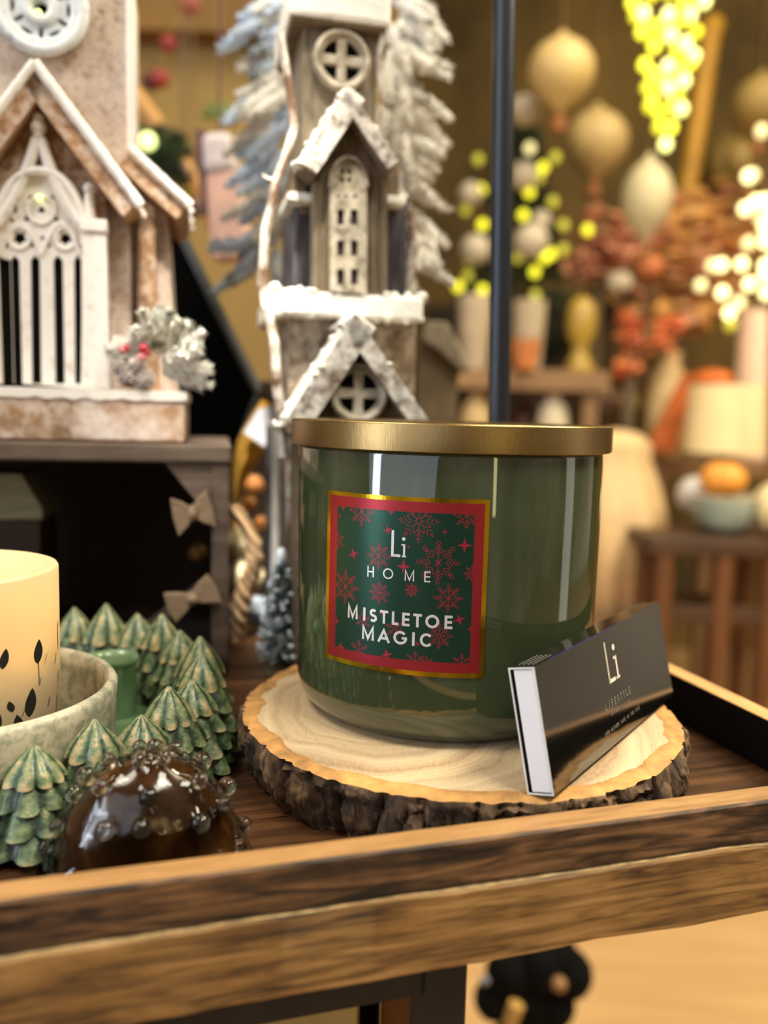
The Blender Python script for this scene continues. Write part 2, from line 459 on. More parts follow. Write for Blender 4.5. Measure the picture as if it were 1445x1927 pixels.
# ================================================================ STROKE LETTERING
def stroke(pts, w, closed=False):
    """quads of a polyline of width w with mitred joints, in 2d"""
    n = len(pts); P = [Vector((p[0], p[1])) for p in pts]; L = []; Rr = []
    for i in range(n):
        a = P[(i-1) % n] if (closed or i > 0) else None; b = P[(i+1) % n] if (closed or i < n-1) else None
        d1 = (P[i]-a).normalized() if a is not None else None
        d2 = (b-P[i]).normalized() if b is not None else None
        if d1 is None: d1 = d2
        if d2 is None: d2 = d1
        n1 = Vector((-d1.y, d1.x)); n2 = Vector((-d2.y, d2.x)); m = n1+n2
        m = m.normalized() if m.length > 1e-6 else n1
        k = min(2.2, 1/max(.35, m.dot(n1)))
        L.append(P[i]+m*(w/2*k)); Rr.append(P[i]-m*(w/2*k))
    out = []
    for i in range(n if closed else n-1):
        j = (i+1) % n
        out.append([Rr[i], Rr[j], L[j], L[i]])
    return out
def arc(cx, cy, rx, ry, a0, a1, n=20): return [(cx+rx*math.cos(rad(a0+(a1-a0)*i/n)), cy+ry*math.sin(rad(a0+(a1-a0)*i/n))) for i in range(n+1)]
def letter(ch, x0, x1, z0, z1, w):
    """stroked capital filling the box x0..x1, z0..z1"""
    h = w/2; a, b, c, d = x0+h, x1-h, z0+h, z1-h; mx, mz = (x0+x1)/2, (z0+z1)/2
    q = []
    def S(*pts, closed=False): q.extend(stroke(list(pts), w, closed))
    if ch == 'L': S((a, z1), (a, c), (x1, c))
    elif ch == 'I': S((mx, z0), (mx, z1))
    elif ch == 'H': S((a, z0), (a, z1)); S((b, z0), (b, z1)); S((a, mz), (b, mz))
    elif ch == 'E': S((x1, d), (a, d), (a, c), (x1, c)); S((a, mz), (x1-(x1-x0)*.06, mz))
    elif ch == 'F': S((x1, d), (a, d), (a, z0)); S((a, mz), (x1-(x1-x0)*.06, mz))
    elif ch == 'T': S((x0, d), (x1, d)); S((mx, d), (mx, z0))
    elif ch == 'M': S((a, z0), (a, z1-h*.2), (mx, z0+h*1.2), (b, z1-h*.2), (b, z0))
    elif ch == 'A': S((x0+h*.8, z0), (mx, z1-h*1.2), (x1-h*.8, z0)); S((x0+(x1-x0)*.24, z0+(z1-z0)*.30), (x1-(x1-x0)*.24, z0+(z1-z0)*.30))
    elif ch == 'Y': S((mx, z0), (mx, mz)); S((x0+h, z1), (mx, mz), (x1-h, z1))
    elif ch == 'O': S(*arc(mx, mz, (x1-x0)/2-h, (z1-z0)/2-h, 0, 345, 28)[:-1], closed=True) if False else S(*[(mx+((x1-x0)/2-h)*math.cos(2*PI*i/28), mz+((z1-z0)/2-h)*math.sin(2*PI*i/28)) for i in range(28)], closed=True)
    elif ch == 'C': S(*arc(mx, mz, (x1-x0)/2-h, (z1-z0)/2-h, 42, 318, 24))
    elif ch == 'G':
        S(*arc(mx, mz, (x1-x0)/2-h, (z1-z0)/2-h, 42, 352, 26)); S((mx+.1*(x1-x0), mz-h*.2), (x1-h*.2, mz-h*.2))
    elif ch == 'S':
        r = (z1-z0)/4-h/2; wx = (x1-x0)/2-h
        S(*(arc(mx, z1-h-r, wx*.92, r, 35, 270, 16)+arc(mx, z0+h+r, wx, r, 90, -145, 16)[1:]))
    elif ch == 'R': S((a, z0), (a, d), (mx, d), (b, (d+mz)/2), (mx, mz), (a, mz)); S((mx, mz), (b, z0))
    elif ch == 'N': S((a, z0), (a, z1), (b, z0), (b, z1))
    elif ch == 'D': S((a, c), (a, d), (mx, d), (b, mz), (mx, c), (a, c))
    elif ch == 'i':
        S((mx+.08*(x1-x0), z0), (mx+.08*(x1-x0), z1)); s2 = w*.7
        q.extend(stroke([(x0+.15*(x1-x0), z0+s2/2), (x1, z0+s2/2)], s2)); q.extend(stroke([(x0, z1-s2/2), (mx+.08*(x1-x0), z1-s2/2)], s2))
    return q
def word(txt, x0, x1, z0, z1, w, gap=.45):
    """evenly spaced small capitals"""
    out = []; n = len(txt); cell = (x1-x0)/(n-gap)
    for i, ch in enumerate(txt):
        if ch == ' ': continue
        a = x0+i*cell; b = a+cell*(1-gap)
        if ch == 'I': a, b = (a+b)/2-w/2, (a+b)/2+w/2
        out += letter(ch, a, b, z0, z1, w)
    return out

# ================================================================ GREEN CANDLE JAR
JX, JY = .0275, .367; JR = .0645
t = NT('green_glazed_glass'); v = t.co()
f = t.noise(v, 14, 3)
t.set(color=t.ramp(f, [(.3, (55, 64, 42)), (.7, (60, 70, 46))]), rough=.035, coat=1.0, coatr=.02, ior=1.5)
m_jar = t.m
t = NT('brushed_brass_lid'); v = t.co(scale=(1, 1, 1)); 
n = t.noise(t.co(scale=(60, 60, 8), rot=(0, 0, 0)), 22, 5, .7); n2 = t.noise(v, 9, 2)
t.set(color=t.ramp(n2, [(.3, (150, 124, 80)), (.7, (174, 146, 98))]), metal=1.0, rough=t.math('ADD', .22, t.math('MULTIPLY', n, .16)))
t.bump(n, .16, .0004); m_lid = t.m
m_wax = plain('cream_wax', (222, 212, 190), .5, .05, 20)
t = NT('gold_foil'); n = t.noise(t.co(), 60, 2); t.set(color=t.ramp(n, [(.3, (214, 168, 30)), (.7, (236, 190, 44))]), metal=1.0, rough=.16); m_gold = t.m
def foil(name, c1, c2, metal=.72, rough=.3):
    t = NT(name); n = t.noise(t.co(scale=(8, 8, 900)), 14, 4); n2 = t.noise(t.co(scale=(1, 1, 1)), 20, 2)
    t.set(color=t.ramp(n, [(.3, c1), (.7, c2)]), metal=metal, rough=rough); t.bump(n, .06, .0002); return t.m
m_red = foil('red_brushed_foil', (152, 40, 48), (170, 50, 56), .6, .32)
m_lgreen = foil('green_brushed_foil', (32, 66, 54), (46, 82, 68), .7, .30)
m_flake = foil('crimson_ink', (158, 38, 60), (176, 48, 70), .45, .35)
m_silver = foil('silver_ink', (226, 224, 226), (244, 242, 244), .5, .3)
jar = thing('candle_jar', 'large green glass candle with brass lid and red-framed label', 'candle', (JX, JY, ST+.0003))
JZ = ST+.0003
prof = [(0, .0016), (.030, .0016), (.044, .0008), (.050, 0)]
for i in range(1, 13):
    a = rad(-90+90*i/12); prof.append((.050+(JR-.0007-.050)*math.cos(a), .0135*(1+math.sin(a))))
prof += [(JR-.0003, .04), (JR, .075), (JR, .1095), (JR-.0006, .1118), (JR-.002, .1122), (JR-.0035, .1118), (JR-.004, .110), (JR-.004, .10), (0, .10)]
MB().lathe(prof, 160).build('glass_body', m_jar, jar, True, ang=60)
LR = .0677
lp = [(LR-.003, .1108), (LR-.0006, .1108), (LR, .1113), (LR, .1206), (LR-.0002, .1212), (LR-.0007, .1216), (LR-.0018, .1217), (LR-.0026, .1214), (LR-.0032, .1210),
      (.047, .1210), (.0462, .1214), (.0452, .1214), (.0444, .1210), (.030, .1210), (.0292, .12135), (.028, .12135), (.027, .1210), (0, .1210)]
lid = MB().lathe(lp, 160).build('lid', m_lid, jar, True, ang=50); lid['label'] = 'flat brushed brass lid'
# label: s is millimetres round the jar from its front, z millimetres above the tray floor
lab = MB(); LRAD = JR+.00008
def wrap(q, lift): 
    a = q[0]/1000/.0648; r = LRAD+lift
    return (r*math.sin(a), -r*math.cos(a), q[1]/1000-JZ)
def panel(s0, s1, z0, z1, lift, mat, n=40):
    vs = []; fs = []
    for i in range(n+1):
        s_ = s0+(s1-s0)*i/n; vs += [wrap((s_, z0), lift), wrap((s_, z1), lift)]
    for i in range(n): fs.append((2*i, 2*i+2, 2*i+3, 2*i+1))
    lab.add(vs, fs, mat)
panel(-56.1, 10.5, 51.2, 117.1, 0, 0); panel(-54.3, 8.8, 53.0, 115.5, .00003, 1); panel(-50.1, 5.2, 56.9, 111.7, .00006, 2)
BX = (-50.1, 5.2, 56.9, 111.7)
def clip(poly):
    def cut(P, f):
        out = []
        for i in range(len(P)):
            a, b = P[i], P[(i+1) % len(P)]; fa, fb_ = f(a), f(b)
            if fa >= 0: out.append(a)
            if (fa >= 0) != (fb_ >= 0):
                k = fa/(fa-fb_); out.append((a[0]+(b[0]-a[0])*k, a[1]+(b[1]-a[1])*k))
        return out
    P = [(p[0], p[1]) for p in poly]
    for f in (lambda p: p[0]-BX[0], lambda p: BX[1]-p[0], lambda p: p[1]-BX[2], lambda p: BX[3]-p[1]):
        if len(P) < 3: return []
        P = cut(P, f)
    return P if len(P) >= 3 else []
def put(polys, lift, mat, doclip=True):
    for q in polys:
        P = clip(q) if doclip else [(p[0], p[1]) for p in q]
        if len(P) >= 3: lab.add([wrap(p, lift) for p in P], [tuple(range(len(P)))], mat)
def flake(cx, cz, r, arms=8, ends=False, hub=0, w=.28, rot=0, br=3):
    q = []
    for k in range(arms):
        a = 2*PI*k/arms+rot+PI/2; d = Vector((math.cos(a), math.sin(a))); nn = Vector((-d.y, d.x))
        def pt(u, v_): return (cx+(d.x*u+nn.x*v_)*r, cz+(d.y*u+nn.y*v_)*r)
        q += stroke([pt(hub, 0), pt(.86 if ends else 1, 0)], w)
        for j in range(br):
            u = .36+.62*j/br*(.8 if ends else 1); l_ = .22*(1-.25*j)
            q += stroke([pt(u+l_, l_), pt(u, 0), pt(u+l_, -l_)], w*.85)
        if ends: q += stroke([(cx+d.x*r*.93+.085*r*math.cos(2*PI*i/10), cz+d.y*r*.93+.085*r*math.sin(2*PI*i/10)) for i in range(10)], w*.8, True)
    if hub: q += stroke([(cx+hub*r*math.cos(2*PI*i/16), cz+hub*r*math.sin(2*PI*i/16)) for i in range(16)], w, True)
    return q
for (cx, cz, r, arms, ends, hub, rot) in ((-38, 110.7, 5.9, 8, 0, 0, 0), (-49.5, 98.4, 3.6, 6, 0, 0, 0), (-30.2, 94.6, 5.2, 8, 0, .0, 0), (-45, 81.1, 6.4, 8, 1, 0, 0), (-29.6, 80.9, 4.4, 8, 0, 0, 0),
        (-16.9, 83.1, 2.7, 8, 0, 0, 0), (-36.3, 69.4, 3.6, 6, 0, 0, 0), (-22.9, 68.2, 4.0, 6, 0, .15, .2), (-37.8, 57.7, 4.4, 6, 0, 0, 0), (-15, 108.6, 7.9, 8, 0, .13, 0), (2.2, 111.4, 5.2, 8, 0, 0, 0),
        (-7.5, 93.8, 7.8, 8, 1, 0, 0), (4.9, 90.2, 3.2, 8, 0, 0, 0), (-3.4, 80.9, 5.2, 8, 1, 0, 0), (-6.3, 66.8, 5.1, 8, 0, .12, 0), (-14.8, 56.9, 3.8, 6, 0, 0, 0), (2.3, 57.1, 3.8, 6, 0, 0, 0), (-10.6, 56.6, 2.4, 6, 0, 0, 0)):
    put(flake(cx, cz, r, arms, ends, hub, .13+.017*r, rot), .00009, 3)
def star4(cx, cz, r, rot=0):
    P = [(cx+(r if i % 2 == 0 else r*.3)*math.cos(PI/4*i+rot), cz+(r if i % 2 == 0 else r*.3)*math.sin(PI/4*i+rot)) for i in range(8)]
    return [[(cx, cz), P[i], P[(i+1) % 8]] for i in range(8)]
for (cx, cz, r, rot) in ((-48.9, 107.6, 1.1, .3), (-41.4, 94.1, 2.4, .35), (-26.7, 104.5, 1.9, .35), (-20.3, 91.6, 2.7, 0), (-49.4, 67, 1.8, .1), (-46.7, 57.3, 2.0, 0), (-25.9, 57.9, 2.4, .3), (-28.6, 73.2, 1.0, .3), (-25.5, 111.3, 1.3, 0),
        (-47.1, 111.2, 1.5, 0), (-5.5, 105.1, 1.2, .2), (1.8, 100.4, 2.8, 0), (.9, 73.1, 2.4, .35), (-14.1, 63.3, 1.2, .3), (5.1, 69.6, 1.5, 0), (-18.6, 98.9, .8, 0)):
    put(star4(cx, cz, r, rot), .00009, 3)
txt = []
txt += letter('L', -25.2, -21.6, 94.9, 104.6, 1.0)+letter('i', -21.3, -19.4, 95.0, 99.8, .8)
txt += [[(-20.45, 101.7)]+[(-20.45+.68*math.cos(2*PI*(i+j)/14), 101.7+.68*math.sin(2*PI*(i+j)/14)) for j in (0, 1)] for i in range(14)]
for ch, a, b in (('H', -34.8, -32.0), ('O', -28.2, -24.1), ('M', -19.7, -16.1), ('E', -12.4, -10.1)): txt += letter(ch, a, b, 86.4, 90.4, .52)
for ch, a, b in (('M', -43.5, -38.7), ('I', -36.3, -35.1), ('S', -33.4, -30.2), ('T', -29.0, -25.7), ('L', -24.2, -21.6), ('E', -20.2, -17.3), ('T', -16.0, -12.8), ('O', -11.5, -6.4), ('E', -4.5, -1.6)): txt += letter(ch, a, b, 69.5, 74.5, .98)
for ch, a, b in (('M', -36.5, -31.3), ('A', -29.8, -24.7), ('G', -23.4, -18.0), ('I', -16.2, -15.2), ('C', -13.3, -8.4)): txt += letter(ch, a, b, 62.4, 67.5, .98)
put(txt, .00013, 4)
lb = lab.build('label', [m_gold, m_red, m_lgreen, m_flake, m_silver], jar); lb['label'] = 'gold and red framed green snowflake label'

# ================================================================ MATCHBOX
P1 = atz(1042, 1512, ST); P2 = atz(1266, 1318, ST)
ev = (P2-P1).normalized(); ml = (P2-P1).length; nl = Vector((-ev.y, ev.x, 0)); ta = rad(12.5)
upv = Vector((0, 0, 1))*math.cos(ta)+nl*math.sin(ta); thv = nl*math.cos(ta)-Vector((0, 0, 1))*math.sin(ta)
MT, MH = .0096, .0424
P1 = P1+Vector((0, 0, 1))*(MT*math.sin(ta)+.0004)      # the lower back edge rests on the slice
mbx = thing('matchbox', 'black long matchbox with white drawer end leaning on the green jar', 'matchbox', P1)
mbx.matrix_world = Matrix(((ev.x, thv.x, upv.x, P1.x), (ev.y, thv.y, upv.y, P1.y), (ev.z, thv.z, upv.z, P1.z), (0, 0, 0, 1)))
t = NT('black_gloss_card'); n = t.noise(t.co(scale=(9, 1, 1)), 70, 4, .6); n2 = t.noise(t.co(), 8, 2)
t.set(color=t.ramp(n2, [(.3, (12, 11, 10)), (.7, (17, 16, 14))]), rough=.10, coat=.6, coatr=.05, ior=1.6); t.bump(n, .035, .0008); m_card = t.m
m_edge = plain('white_card_edge', (228, 226, 222), .6, .04, 60)
m_white = plain('white_card', (232, 234, 242), .55, .02, 30)
m_print = plain('white_print', (232, 224, 212), .5, .03, 30)
m_grey_print = plain('grey_print', (120, 116, 112), .5, .05, 30)
m_strike = plain('purple_striker_edge', (52, 40, 96), .4, .3, 300)
sl = MB(); w_ = .0006
sl.box(0, ml, 0, w_, 0, MH); sl.box(0, ml, MT-w_, MT, 0, MH); sl.box(0, ml, w_, MT-w_, 0, w_); sl.box(0, ml, w_, MT-w_, MH-w_, MH)
sl.box(-.00005, .0002, 0, w_, 0, MH, 1); sl.box(-.00005, .0002, MT-w_, MT, 0, MH, 1); sl.box(-.00005, .0002, w_, MT-w_, 0, w_, 1); sl.box(-.00005, .0002, w_, MT-w_, MH-w_, MH, 1)
sl.box(.012, ml*.62, -.00006, .0002, MH-.0003, MH+.00006, 4)
def onface(polys, mat):
    for q in polys: sl.add([(p[0]/1000, -.00008, p[1]/1000) for p in q], [tuple(range(len(q)))], mat)
onface(stroke([(60.3, 38.2), (60.3, 22.9), (66.6, 22.9)], 1.5)[:1], 2)
onface(stroke([(60.3, 22.9-.75), (60.3, 38.2)], 1.3)+stroke([(59.7, 22.9), (66.5, 22.9)], 1.5), 2)
onface(letter('i', 66.9, 71.2, 22.2, 31.2, 1.5), 2)
onface([[(68.6, 34.6)]+[(68.6+1.35*math.cos(2*PI*(i+j)/16), 34.6+1.25*math.sin(2*PI*(i+j)/16)) for j in (0, 1)] for i in range(16)], 2)
onface(word('LIFESTYLE', 52, 79.5, 13.6, 16.6, .55), 3)
onface(word('HOME', 57, 65, 10.6, 12.0, .32)+word('COLLECTION'.replace('C', 'C'), 66.5, 77.5, 10.6, 12.0, .28), 3)
onface(word('LONG MATCHES'.replace(' ', ' '), 48, 63, 5.3, 6.8, .3)+word('SAFE ON THE SIDE', 65, 86.5, 5.3, 6.8, .28), 3)
for k in range(4):       # fine lines of print on the narrow top face
    y0 = .0022+.0017*k
    for j in range(7): sl.add([(.004+.0022*j, y0, MH+.00008), (.0056+.0022*j, y0, MH+.00008), (.0056+.0022*j, y0+.0006, MH+.00008), (.004+.0022*j, y0+.0006, MH+.00008)], [(0, 1, 2, 3)], 3)
sl.build('sleeve', [m_card, m_edge, m_print, m_grey_print, m_strike], mbx)
dr = MB().box(.0002, ml-.001, w_+.0001, MT-w_-.0011, w_+.0002, MH-w_-.0003).build('drawer', m_white, mbx, bevel=.0003); dr['label'] = 'white card drawer end'
bpy.context.view_layer.update()

# ================================================================ AMBER GLASS HEDGEHOG
HX, HY = -.0732, .2600
t = NT('clear_glass'); n = t.noise(t.co(), 60, 3); t.set(color=(250, 246, 238), rough=.0, trans=1.0, ior=1.46); t.bump(n, .12, .002); m_clear = t.m
t = NT('clear_shell_glass'); lw = t.n('ShaderNodeLayerWeight'); lw.inputs['Blend'].default_value = .28
tr_ = t.n('ShaderNodeBsdfTransparent'); tr_.inputs['Color'].default_value = (.96, .95, .92, 1); gl_ = t.n('ShaderNodeBsdfGlossy'); gl_.inputs['Roughness'].default_value = .02; mx_ = t.n('ShaderNodeMixShader')
t.l(t.math('ADD', t.math('MULTIPLY', lw.outputs['Fresnel'], .8), .012), mx_.inputs[0]); t.l(tr_.outputs[0], mx_.inputs[1]); t.l(gl_.outputs[0], mx_.inputs[2])
t.l(mx_.outputs[0], t.t.nodes['Material Output'].inputs['Surface']); bp1 = t.n('ShaderNodeBump'); bp1.inputs['Strength'].default_value = .25; bp1.inputs['Distance'].default_value = .002
t.l(t.noise(t.co(), 90, 3), bp1.inputs['Height']); t.l(bp1.outputs['Normal'], gl_.inputs['Normal']); t.l(bp1.outputs['Normal'], lw.inputs['Normal']); m_shell = t.m
t = NT('amber_glass_core'); n = t.noise(t.co(), 70, 5, .6, .6)
t.set(color=t.ramp(n, [(.35, (34, 18, 6)), (.55, (66, 38, 14)), (.75, (112, 72, 32))]), rough=.14, ior=1.45, sss=.2, sssr=(.01, .004, .001), ssss=.6); m_amber = t.m
hog = thing('glass_hedgehog', 'amber and clear knobbly glass hedgehog lying behind the front rail', 'glass ornament', (HX, HY, .0004), rad(14))
def hogshape(A, B, Z, extra=0.0):
    vs = []; seg, rings = 72, 30
    for i in range(rings+1):
        ph = PI/2*(i/rings)
        for k in range(seg):
            th = 2*PI*k/seg
            x, y, z = A*math.cos(ph)**1.05*math.cos(th), B*math.cos(ph)**1.0*math.sin(th), Z*math.sin(ph)
            w = 1+.035*noise.noise(Vector((x*70, y*70, z*70)))
            vs.append((x*w, y*w, z))
    fs = []
    for i in range(rings):
        for k in range(seg):
            k2 = (k+1) % seg; fs.append((i*seg+k, i*seg+k2, (i+1)*seg+k2, (i+1)*seg+k))
    fs.append(tuple(range(seg))[::-1])
    return vs, fs
rnd = random.Random(5); HA, HB, HZ = .0298, .0215, .0368
knobs = []
for (ph, n, o) in ((10, 9, .2), (30, 10, .5), (52, 8, .1), (72, 5, .4)):
    for k in range(n):
        th = 2*PI*(k+o)/n+rnd.uniform(-.15, .15); p = rad(ph+rnd.uniform(-5, 5))
        knobs.append(Vector((HA*math.cos(p)**1.05*math.cos(th), HB*math.cos(p)**1.0*math.sin(th), HZ*math.sin(p))))
knobs.append(Vector((0.002, 0, HZ)))
def bumps(vs, hgt, sig):
    out = []
    for v_ in vs:
        q = Vector(v_); n_ = Vector((q.x/HA**2, q.y/HB**2, max(0, q.z)/HZ**2)); n_ = n_.normalized() if n_.length > 0 else Vector((0, 0, 1))
        a = 0
        for k in knobs:
            d2 = (q-k).length_squared
            if d2 < (3*sig)**2: a = max(a, math.exp(-d2/sig**2))
        out.append(tuple(q+n_*hgt*a))
    return out
def flare(p):
    x, y, z = p; k = 1+.14*max(0, 1-z/.012)**2
    return (x*k, y*k, z)
vs, fs = hogshape(HA*.93, HB*.93, HZ*.94)
mb = MB(); mb.add([(x, y, z+.0008) for x, y, z in bumps(vs, .0010, .0030)], fs); mb.build('amber_core', m_amber, hog, True)
vs, fs = hogshape(HA, HB, HZ)
mb = MB(); mb.add([flare(p) for p in bumps(vs, .0021, .0029)], fs).build('clear_shell', m_shell, hog, True)
for q in knobs:
    r = rnd.uniform(.0022, .0032); d = Vector((q.x/HA**2, q.y/HB**2, q.z/HZ**2)).normalized()
    q = Vector(flare(q)); c = q+d*(.0010+r*.30)
    MB().ell(c, (r, r, r), 20, 14).build('knob', m_clear, hog, True)

# ================================================================ CERAMIC TREE RING WITH CUP
t = NT('green_glaze_with_cream_tips'); at_ = t.n('ShaderNodeAttribute', attribute_name='tip'); v = t.co()
n = t.noise(v, 260, 5, .65); f = t.math('ADD', at_.outputs['Fac'], t.math('MULTIPLY', t.math('SUBTRACT', n, .5), 1.7))
t.set(color=t.ramp(f, [(.0, (36, 52, 34)), (.28, (82, 104, 70)), (.52, (122, 136, 96)), (.70, (176, 156, 114)), (1.0, (206, 184, 142))]), rough=.42, coat=.2); t.bump(n, .7, .0009); m_ctree = t.m
t = NT('sage_glaze'); n = t.noise(t.co(), 30, 4); t.set(color=t.ramp(n, [(.3, (84, 116, 76)), (.55, (108, 138, 98)), (.75, (136, 158, 122))]), rough=.25, coat=.4); m_sage = t.m
t = NT('worn_cream_ceramic'); n = t.noise(t.co(), 160, 5, .65); n2 = t.noise(t.co(), 22, 3)
t.set(color=t.mix(t.ramp(n, [(.42, 0.0), (.56, 1.0)]), t.ramp(n2, [(.3, (150, 154, 130)), (.7, (176, 176, 152))]), (216, 206, 182)), rough=.55); t.bump(n, .5, .0008); m_ccream = t.m
RC = Vector((-.152, .343, 0)); RRd = .0795
ring = thing('tree_wreath_holder', 'sage green ceramic candle ring with moulded fir trees and cream cup', 'candle holder', (RC.x, RC.y, 0))
CUP = Vector((-.160-RC.x, .313-RC.y, 0)); CR = .0575
ds = MB().lathe([(0, .0002), (.078, .0002), (.0825, .0015), (.0845, .006), (.0840, .013), (.0815, .016), (.0785, .014), (.077, .008), (.070, .006), (0, .006)], 96)
ds.build('dish', m_sage, ring, True, ang=50)
cp = MB().lathe([(0, .0065), (CR-.003, .0065), (CR-.001, .010), (CR, .034), (CR+.0004, .0385), (CR-.0008, .0402), (CR-.0028, .0404), (CR-.0042, .0390), (CR-.0048, .034), (CR-.0048, .0095), (0, .0095)], 96, c=CUP)
cp.build('cup', m_ccream, ring, True, ang=50)['label'] = 'worn cream cup'
tp = atz(212, 1222, .036)-RC
MB().lathe([(.0105, .0062), (.0105, .0290), (.0112, .0300), (.0120, .0315), (.0114, .0327), (.0100, .0320), (.0088, .030), (.0084, .015), (0, .015)], 40, c=(tp.x, tp.y, 0)).build('taper_socket', m_sage, ring, True, ang=60)
def fir(h, r, seed, tiers=4):
    """moulded fir of pleated skirts; returns verts, faces and how creamy each vertex is"""
    rn = random.Random(seed); vs = []; fs = []; tips = []; seg = 72
    T = [(.0, .36, 1.0, .50), (.20, .58, .90, .40), (.42, .78, .76, .28), (.64, 1.0, .58, .03)] if tiers == 4 else [(.0, .45, 1.0, .45), (.30, .74, .86, .30), (.58, 1.0, .64, .03)]
    for tn, (za, zb_, ra, rb) in enumerate(T):
        np_ = 9-tn//2+rn.choice((0, 1)); ph0 = rn.random()*6; o = len(vs); rows = 9; cap_ = tn == len(T)-1
        dx, dy = rn.uniform(-.05, .05)*r, rn.uniform(-.05, .05)*r
        for i in range(rows+1):
            u = max(0, (i-1)/(rows-1)); inner = i == 0
            for k in range(seg):
                th = 2*PI*k/seg; wv = abs(math.cos(np_*(th+ph0)/2+.35*math.sin(2*th+seed))); rid = wv**.6
                amp = .24*(1-u)**.8*(.8 if cap_ else 1)
                rr = r*(rb+(ra-rb)*(1-u**1.5 if cap_ else (1-u)**.75))*(1+amp*(rid-.62))*(.72 if inner else 1)
                z = h*(za+(zb_-za)*u)+h*.035*(1-rid)*(1-u)**2+(h*.03 if inner else 0)
                w_2 = 1+.06*noise.noise(Vector((math.cos(th)*3, math.sin(th)*3, seed+tn*5+u*2)))
                vs.append((dx*(1 if tn else 0)+rr*w_2*math.cos(th), dy*(1 if tn else 0)+rr*w_2*math.sin(th), max(z, 0)))
                e_ = max(0, 1-u/.25)
                tips.append(-.6 if inner else min(1, max(-.2, (.40 if cap_ else .14)*1.0+.8*(rid-.74)+.34*e_*rid)))
        for i in range(rows):
            for k in range(seg):
                k2 = (k+1) % seg; fs.append((o+i*seg+k, o+i*seg+k2, o+(i+1)*seg+k2, o+(i+1)*seg+k))
        fs.append(tuple(o+rows*seg+k for k in range(seg)))
    return vs, fs, tips
tree_me = []
for sd in range(4):
    vs, fs, tips = fir(.042, .0172, sd*3+1, 4 if sd != 2 else 3)
    me = bpy.data.meshes.new('fir_tree'); me.from_pydata(vs, [], fs); me.materials.append(m_ctree)
    a = me.attributes.new('tip', 'FLOAT', 'POINT'); a.data.foreach_set('value', tips)
    for p in me.polygons: p.use_smooth = True
    me.set_sharp_from_angle(angle=rad(60)); tree_me.append(me)
angs = [(rad(a), h-.003, r) for a, h, r in ((-62.7, .0352, .083), (-47, .039, .080), (-33, .0346, .077), (-21, .0412, .077), (-9, .039, .077), (6, .044, .077), (24.5, .0448, .077), (42, .0422, .077),
        (54, .0474, .077), (67, .0448, .077), (79.7, .0486, .077), (92, .0457, .077), (-77, .033, .083))]
for k, a in enumerate(range(110, 272, 16)): angs.append((rad(a), (.041, .045, .038)[k % 3], .077))
for i, (a, h, rr) in enumerate(angs):
    o = bpy.data.objects.new('fir_tree', tree_me[i % 4]); col.objects.link(o); o.parent = ring
    o.location = (rr*math.cos(a), rr*math.sin(a), .0030); o.rotation_euler = (0, 0, i*1.3); k = h/.042; o.scale = (.98, .98, k)

# ================================================================ LED PILLAR CANDLE
CC = Vector((-.1642, .311, .0097)); CDR = .0410; CDH = .0765
t = NT('glowing_ivory_wax'); tc = t.n('ShaderNodeTexCoord'); sp = t.n('ShaderNodeSeparateXYZ'); t.l(tc.outputs['Object'], sp.inputs[0])
zf = t.math('DIVIDE', sp.outputs[2], CDH); n = t.noise(t.co(), 40, 3)
zz = t.math('ADD', zf, t.math('MULTIPLY', t.math('SUBTRACT', n, .5), .30))
t.set(color=t.ramp(zz, [(.1, (150, 143, 132)), (.5, (180, 164, 136)), (1, (196, 176, 140))]), rough=.45, emit=t.ramp(zz, [(.14, (16, 15, 13)), (.40, (112, 80, 36)), (.62, (228, 156, 48)), (.86, (236, 164, 56)), (1.0, (190, 150, 90))]), es=.62); m_led = t.m
m_flame = glow('warm_led_glow', (250, 200, 104), .8)
m_leaf = plain('dark_printed_leaf', (16, 18, 16), .5, .2, 60)
m_stem = plain('grey_printed_stem', (108, 92, 80), .5, .2, 60)
led = thing('pillar_candle', 'glowing ivory flameless pillar candle printed with dark leaves', 'candle', CC)
wx = MB().lathe([(0, 0), (CDR-.0006, 0), (CDR, .0006), (CDR, CDH-.0012), (CDR-.0005, CDH-.0003), (CDR-.0014, CDH), (CDR-.0026, CDH-.0004), (CDR-.005, CDH-.0022), (.026, CDH-.0040), (.022, CDH-.0052), (.016, CDH-.006), (0, CDH-.006)], 96)
def on_candle(px, py):
    d = ray(px, py); ox, oy = CAM.x-CC.x, CAM.y-CC.y
    a = d.x**2+d.y**2; b = 2*(ox*d.x+oy*d.y); c = ox*ox+oy*oy-CDR**2; D = b*b-4*a*c
    if D < 0: return None
    tt = (-b-math.sqrt(D))/(2*a); P = CAM+d*tt-CC; return math.atan2(P.y, P.x), P.z
def cpt(th, z, l=.0001): return ((CDR+l)*math.cos(th), (CDR+l)*math.sin(th), z)
def leaf_on(px, py, w, h, tilt):
    o = on_candle(px, py)
    if not o: return
    th0, z0 = o; s = mpp(.29); vs = []; n = 10
    for i in range(n+1):
        u = i/n; hw = w/2*s*math.sin(PI*u**.85)**.8 if 0 < u < 1 else 0; y = (u-.5)*h*s
        for sgn in (-1, 1):
            x = sgn*hw*1.6+math.sin(tilt)*y; vs.append(cpt(th0+x/CDR, z0+y))
    wx.add(vs, [(2*i, 2*i+1, 2*i+3, 2*i+2) for i in range(n)], 1)
for a in ((72, 1226, 17, 50, .1), (58, 1322, 19, 58, .15), (36, 1372, 19, 62, -.15), (20, 1330, 10, 24, -.3), (8, 1240, 12, 40, .2), (-10, 1360, 18, 50, .1), (-40, 1280, 18, 52, -.1), (108, 1195, 5, 70, 0)): leaf_on(*a)
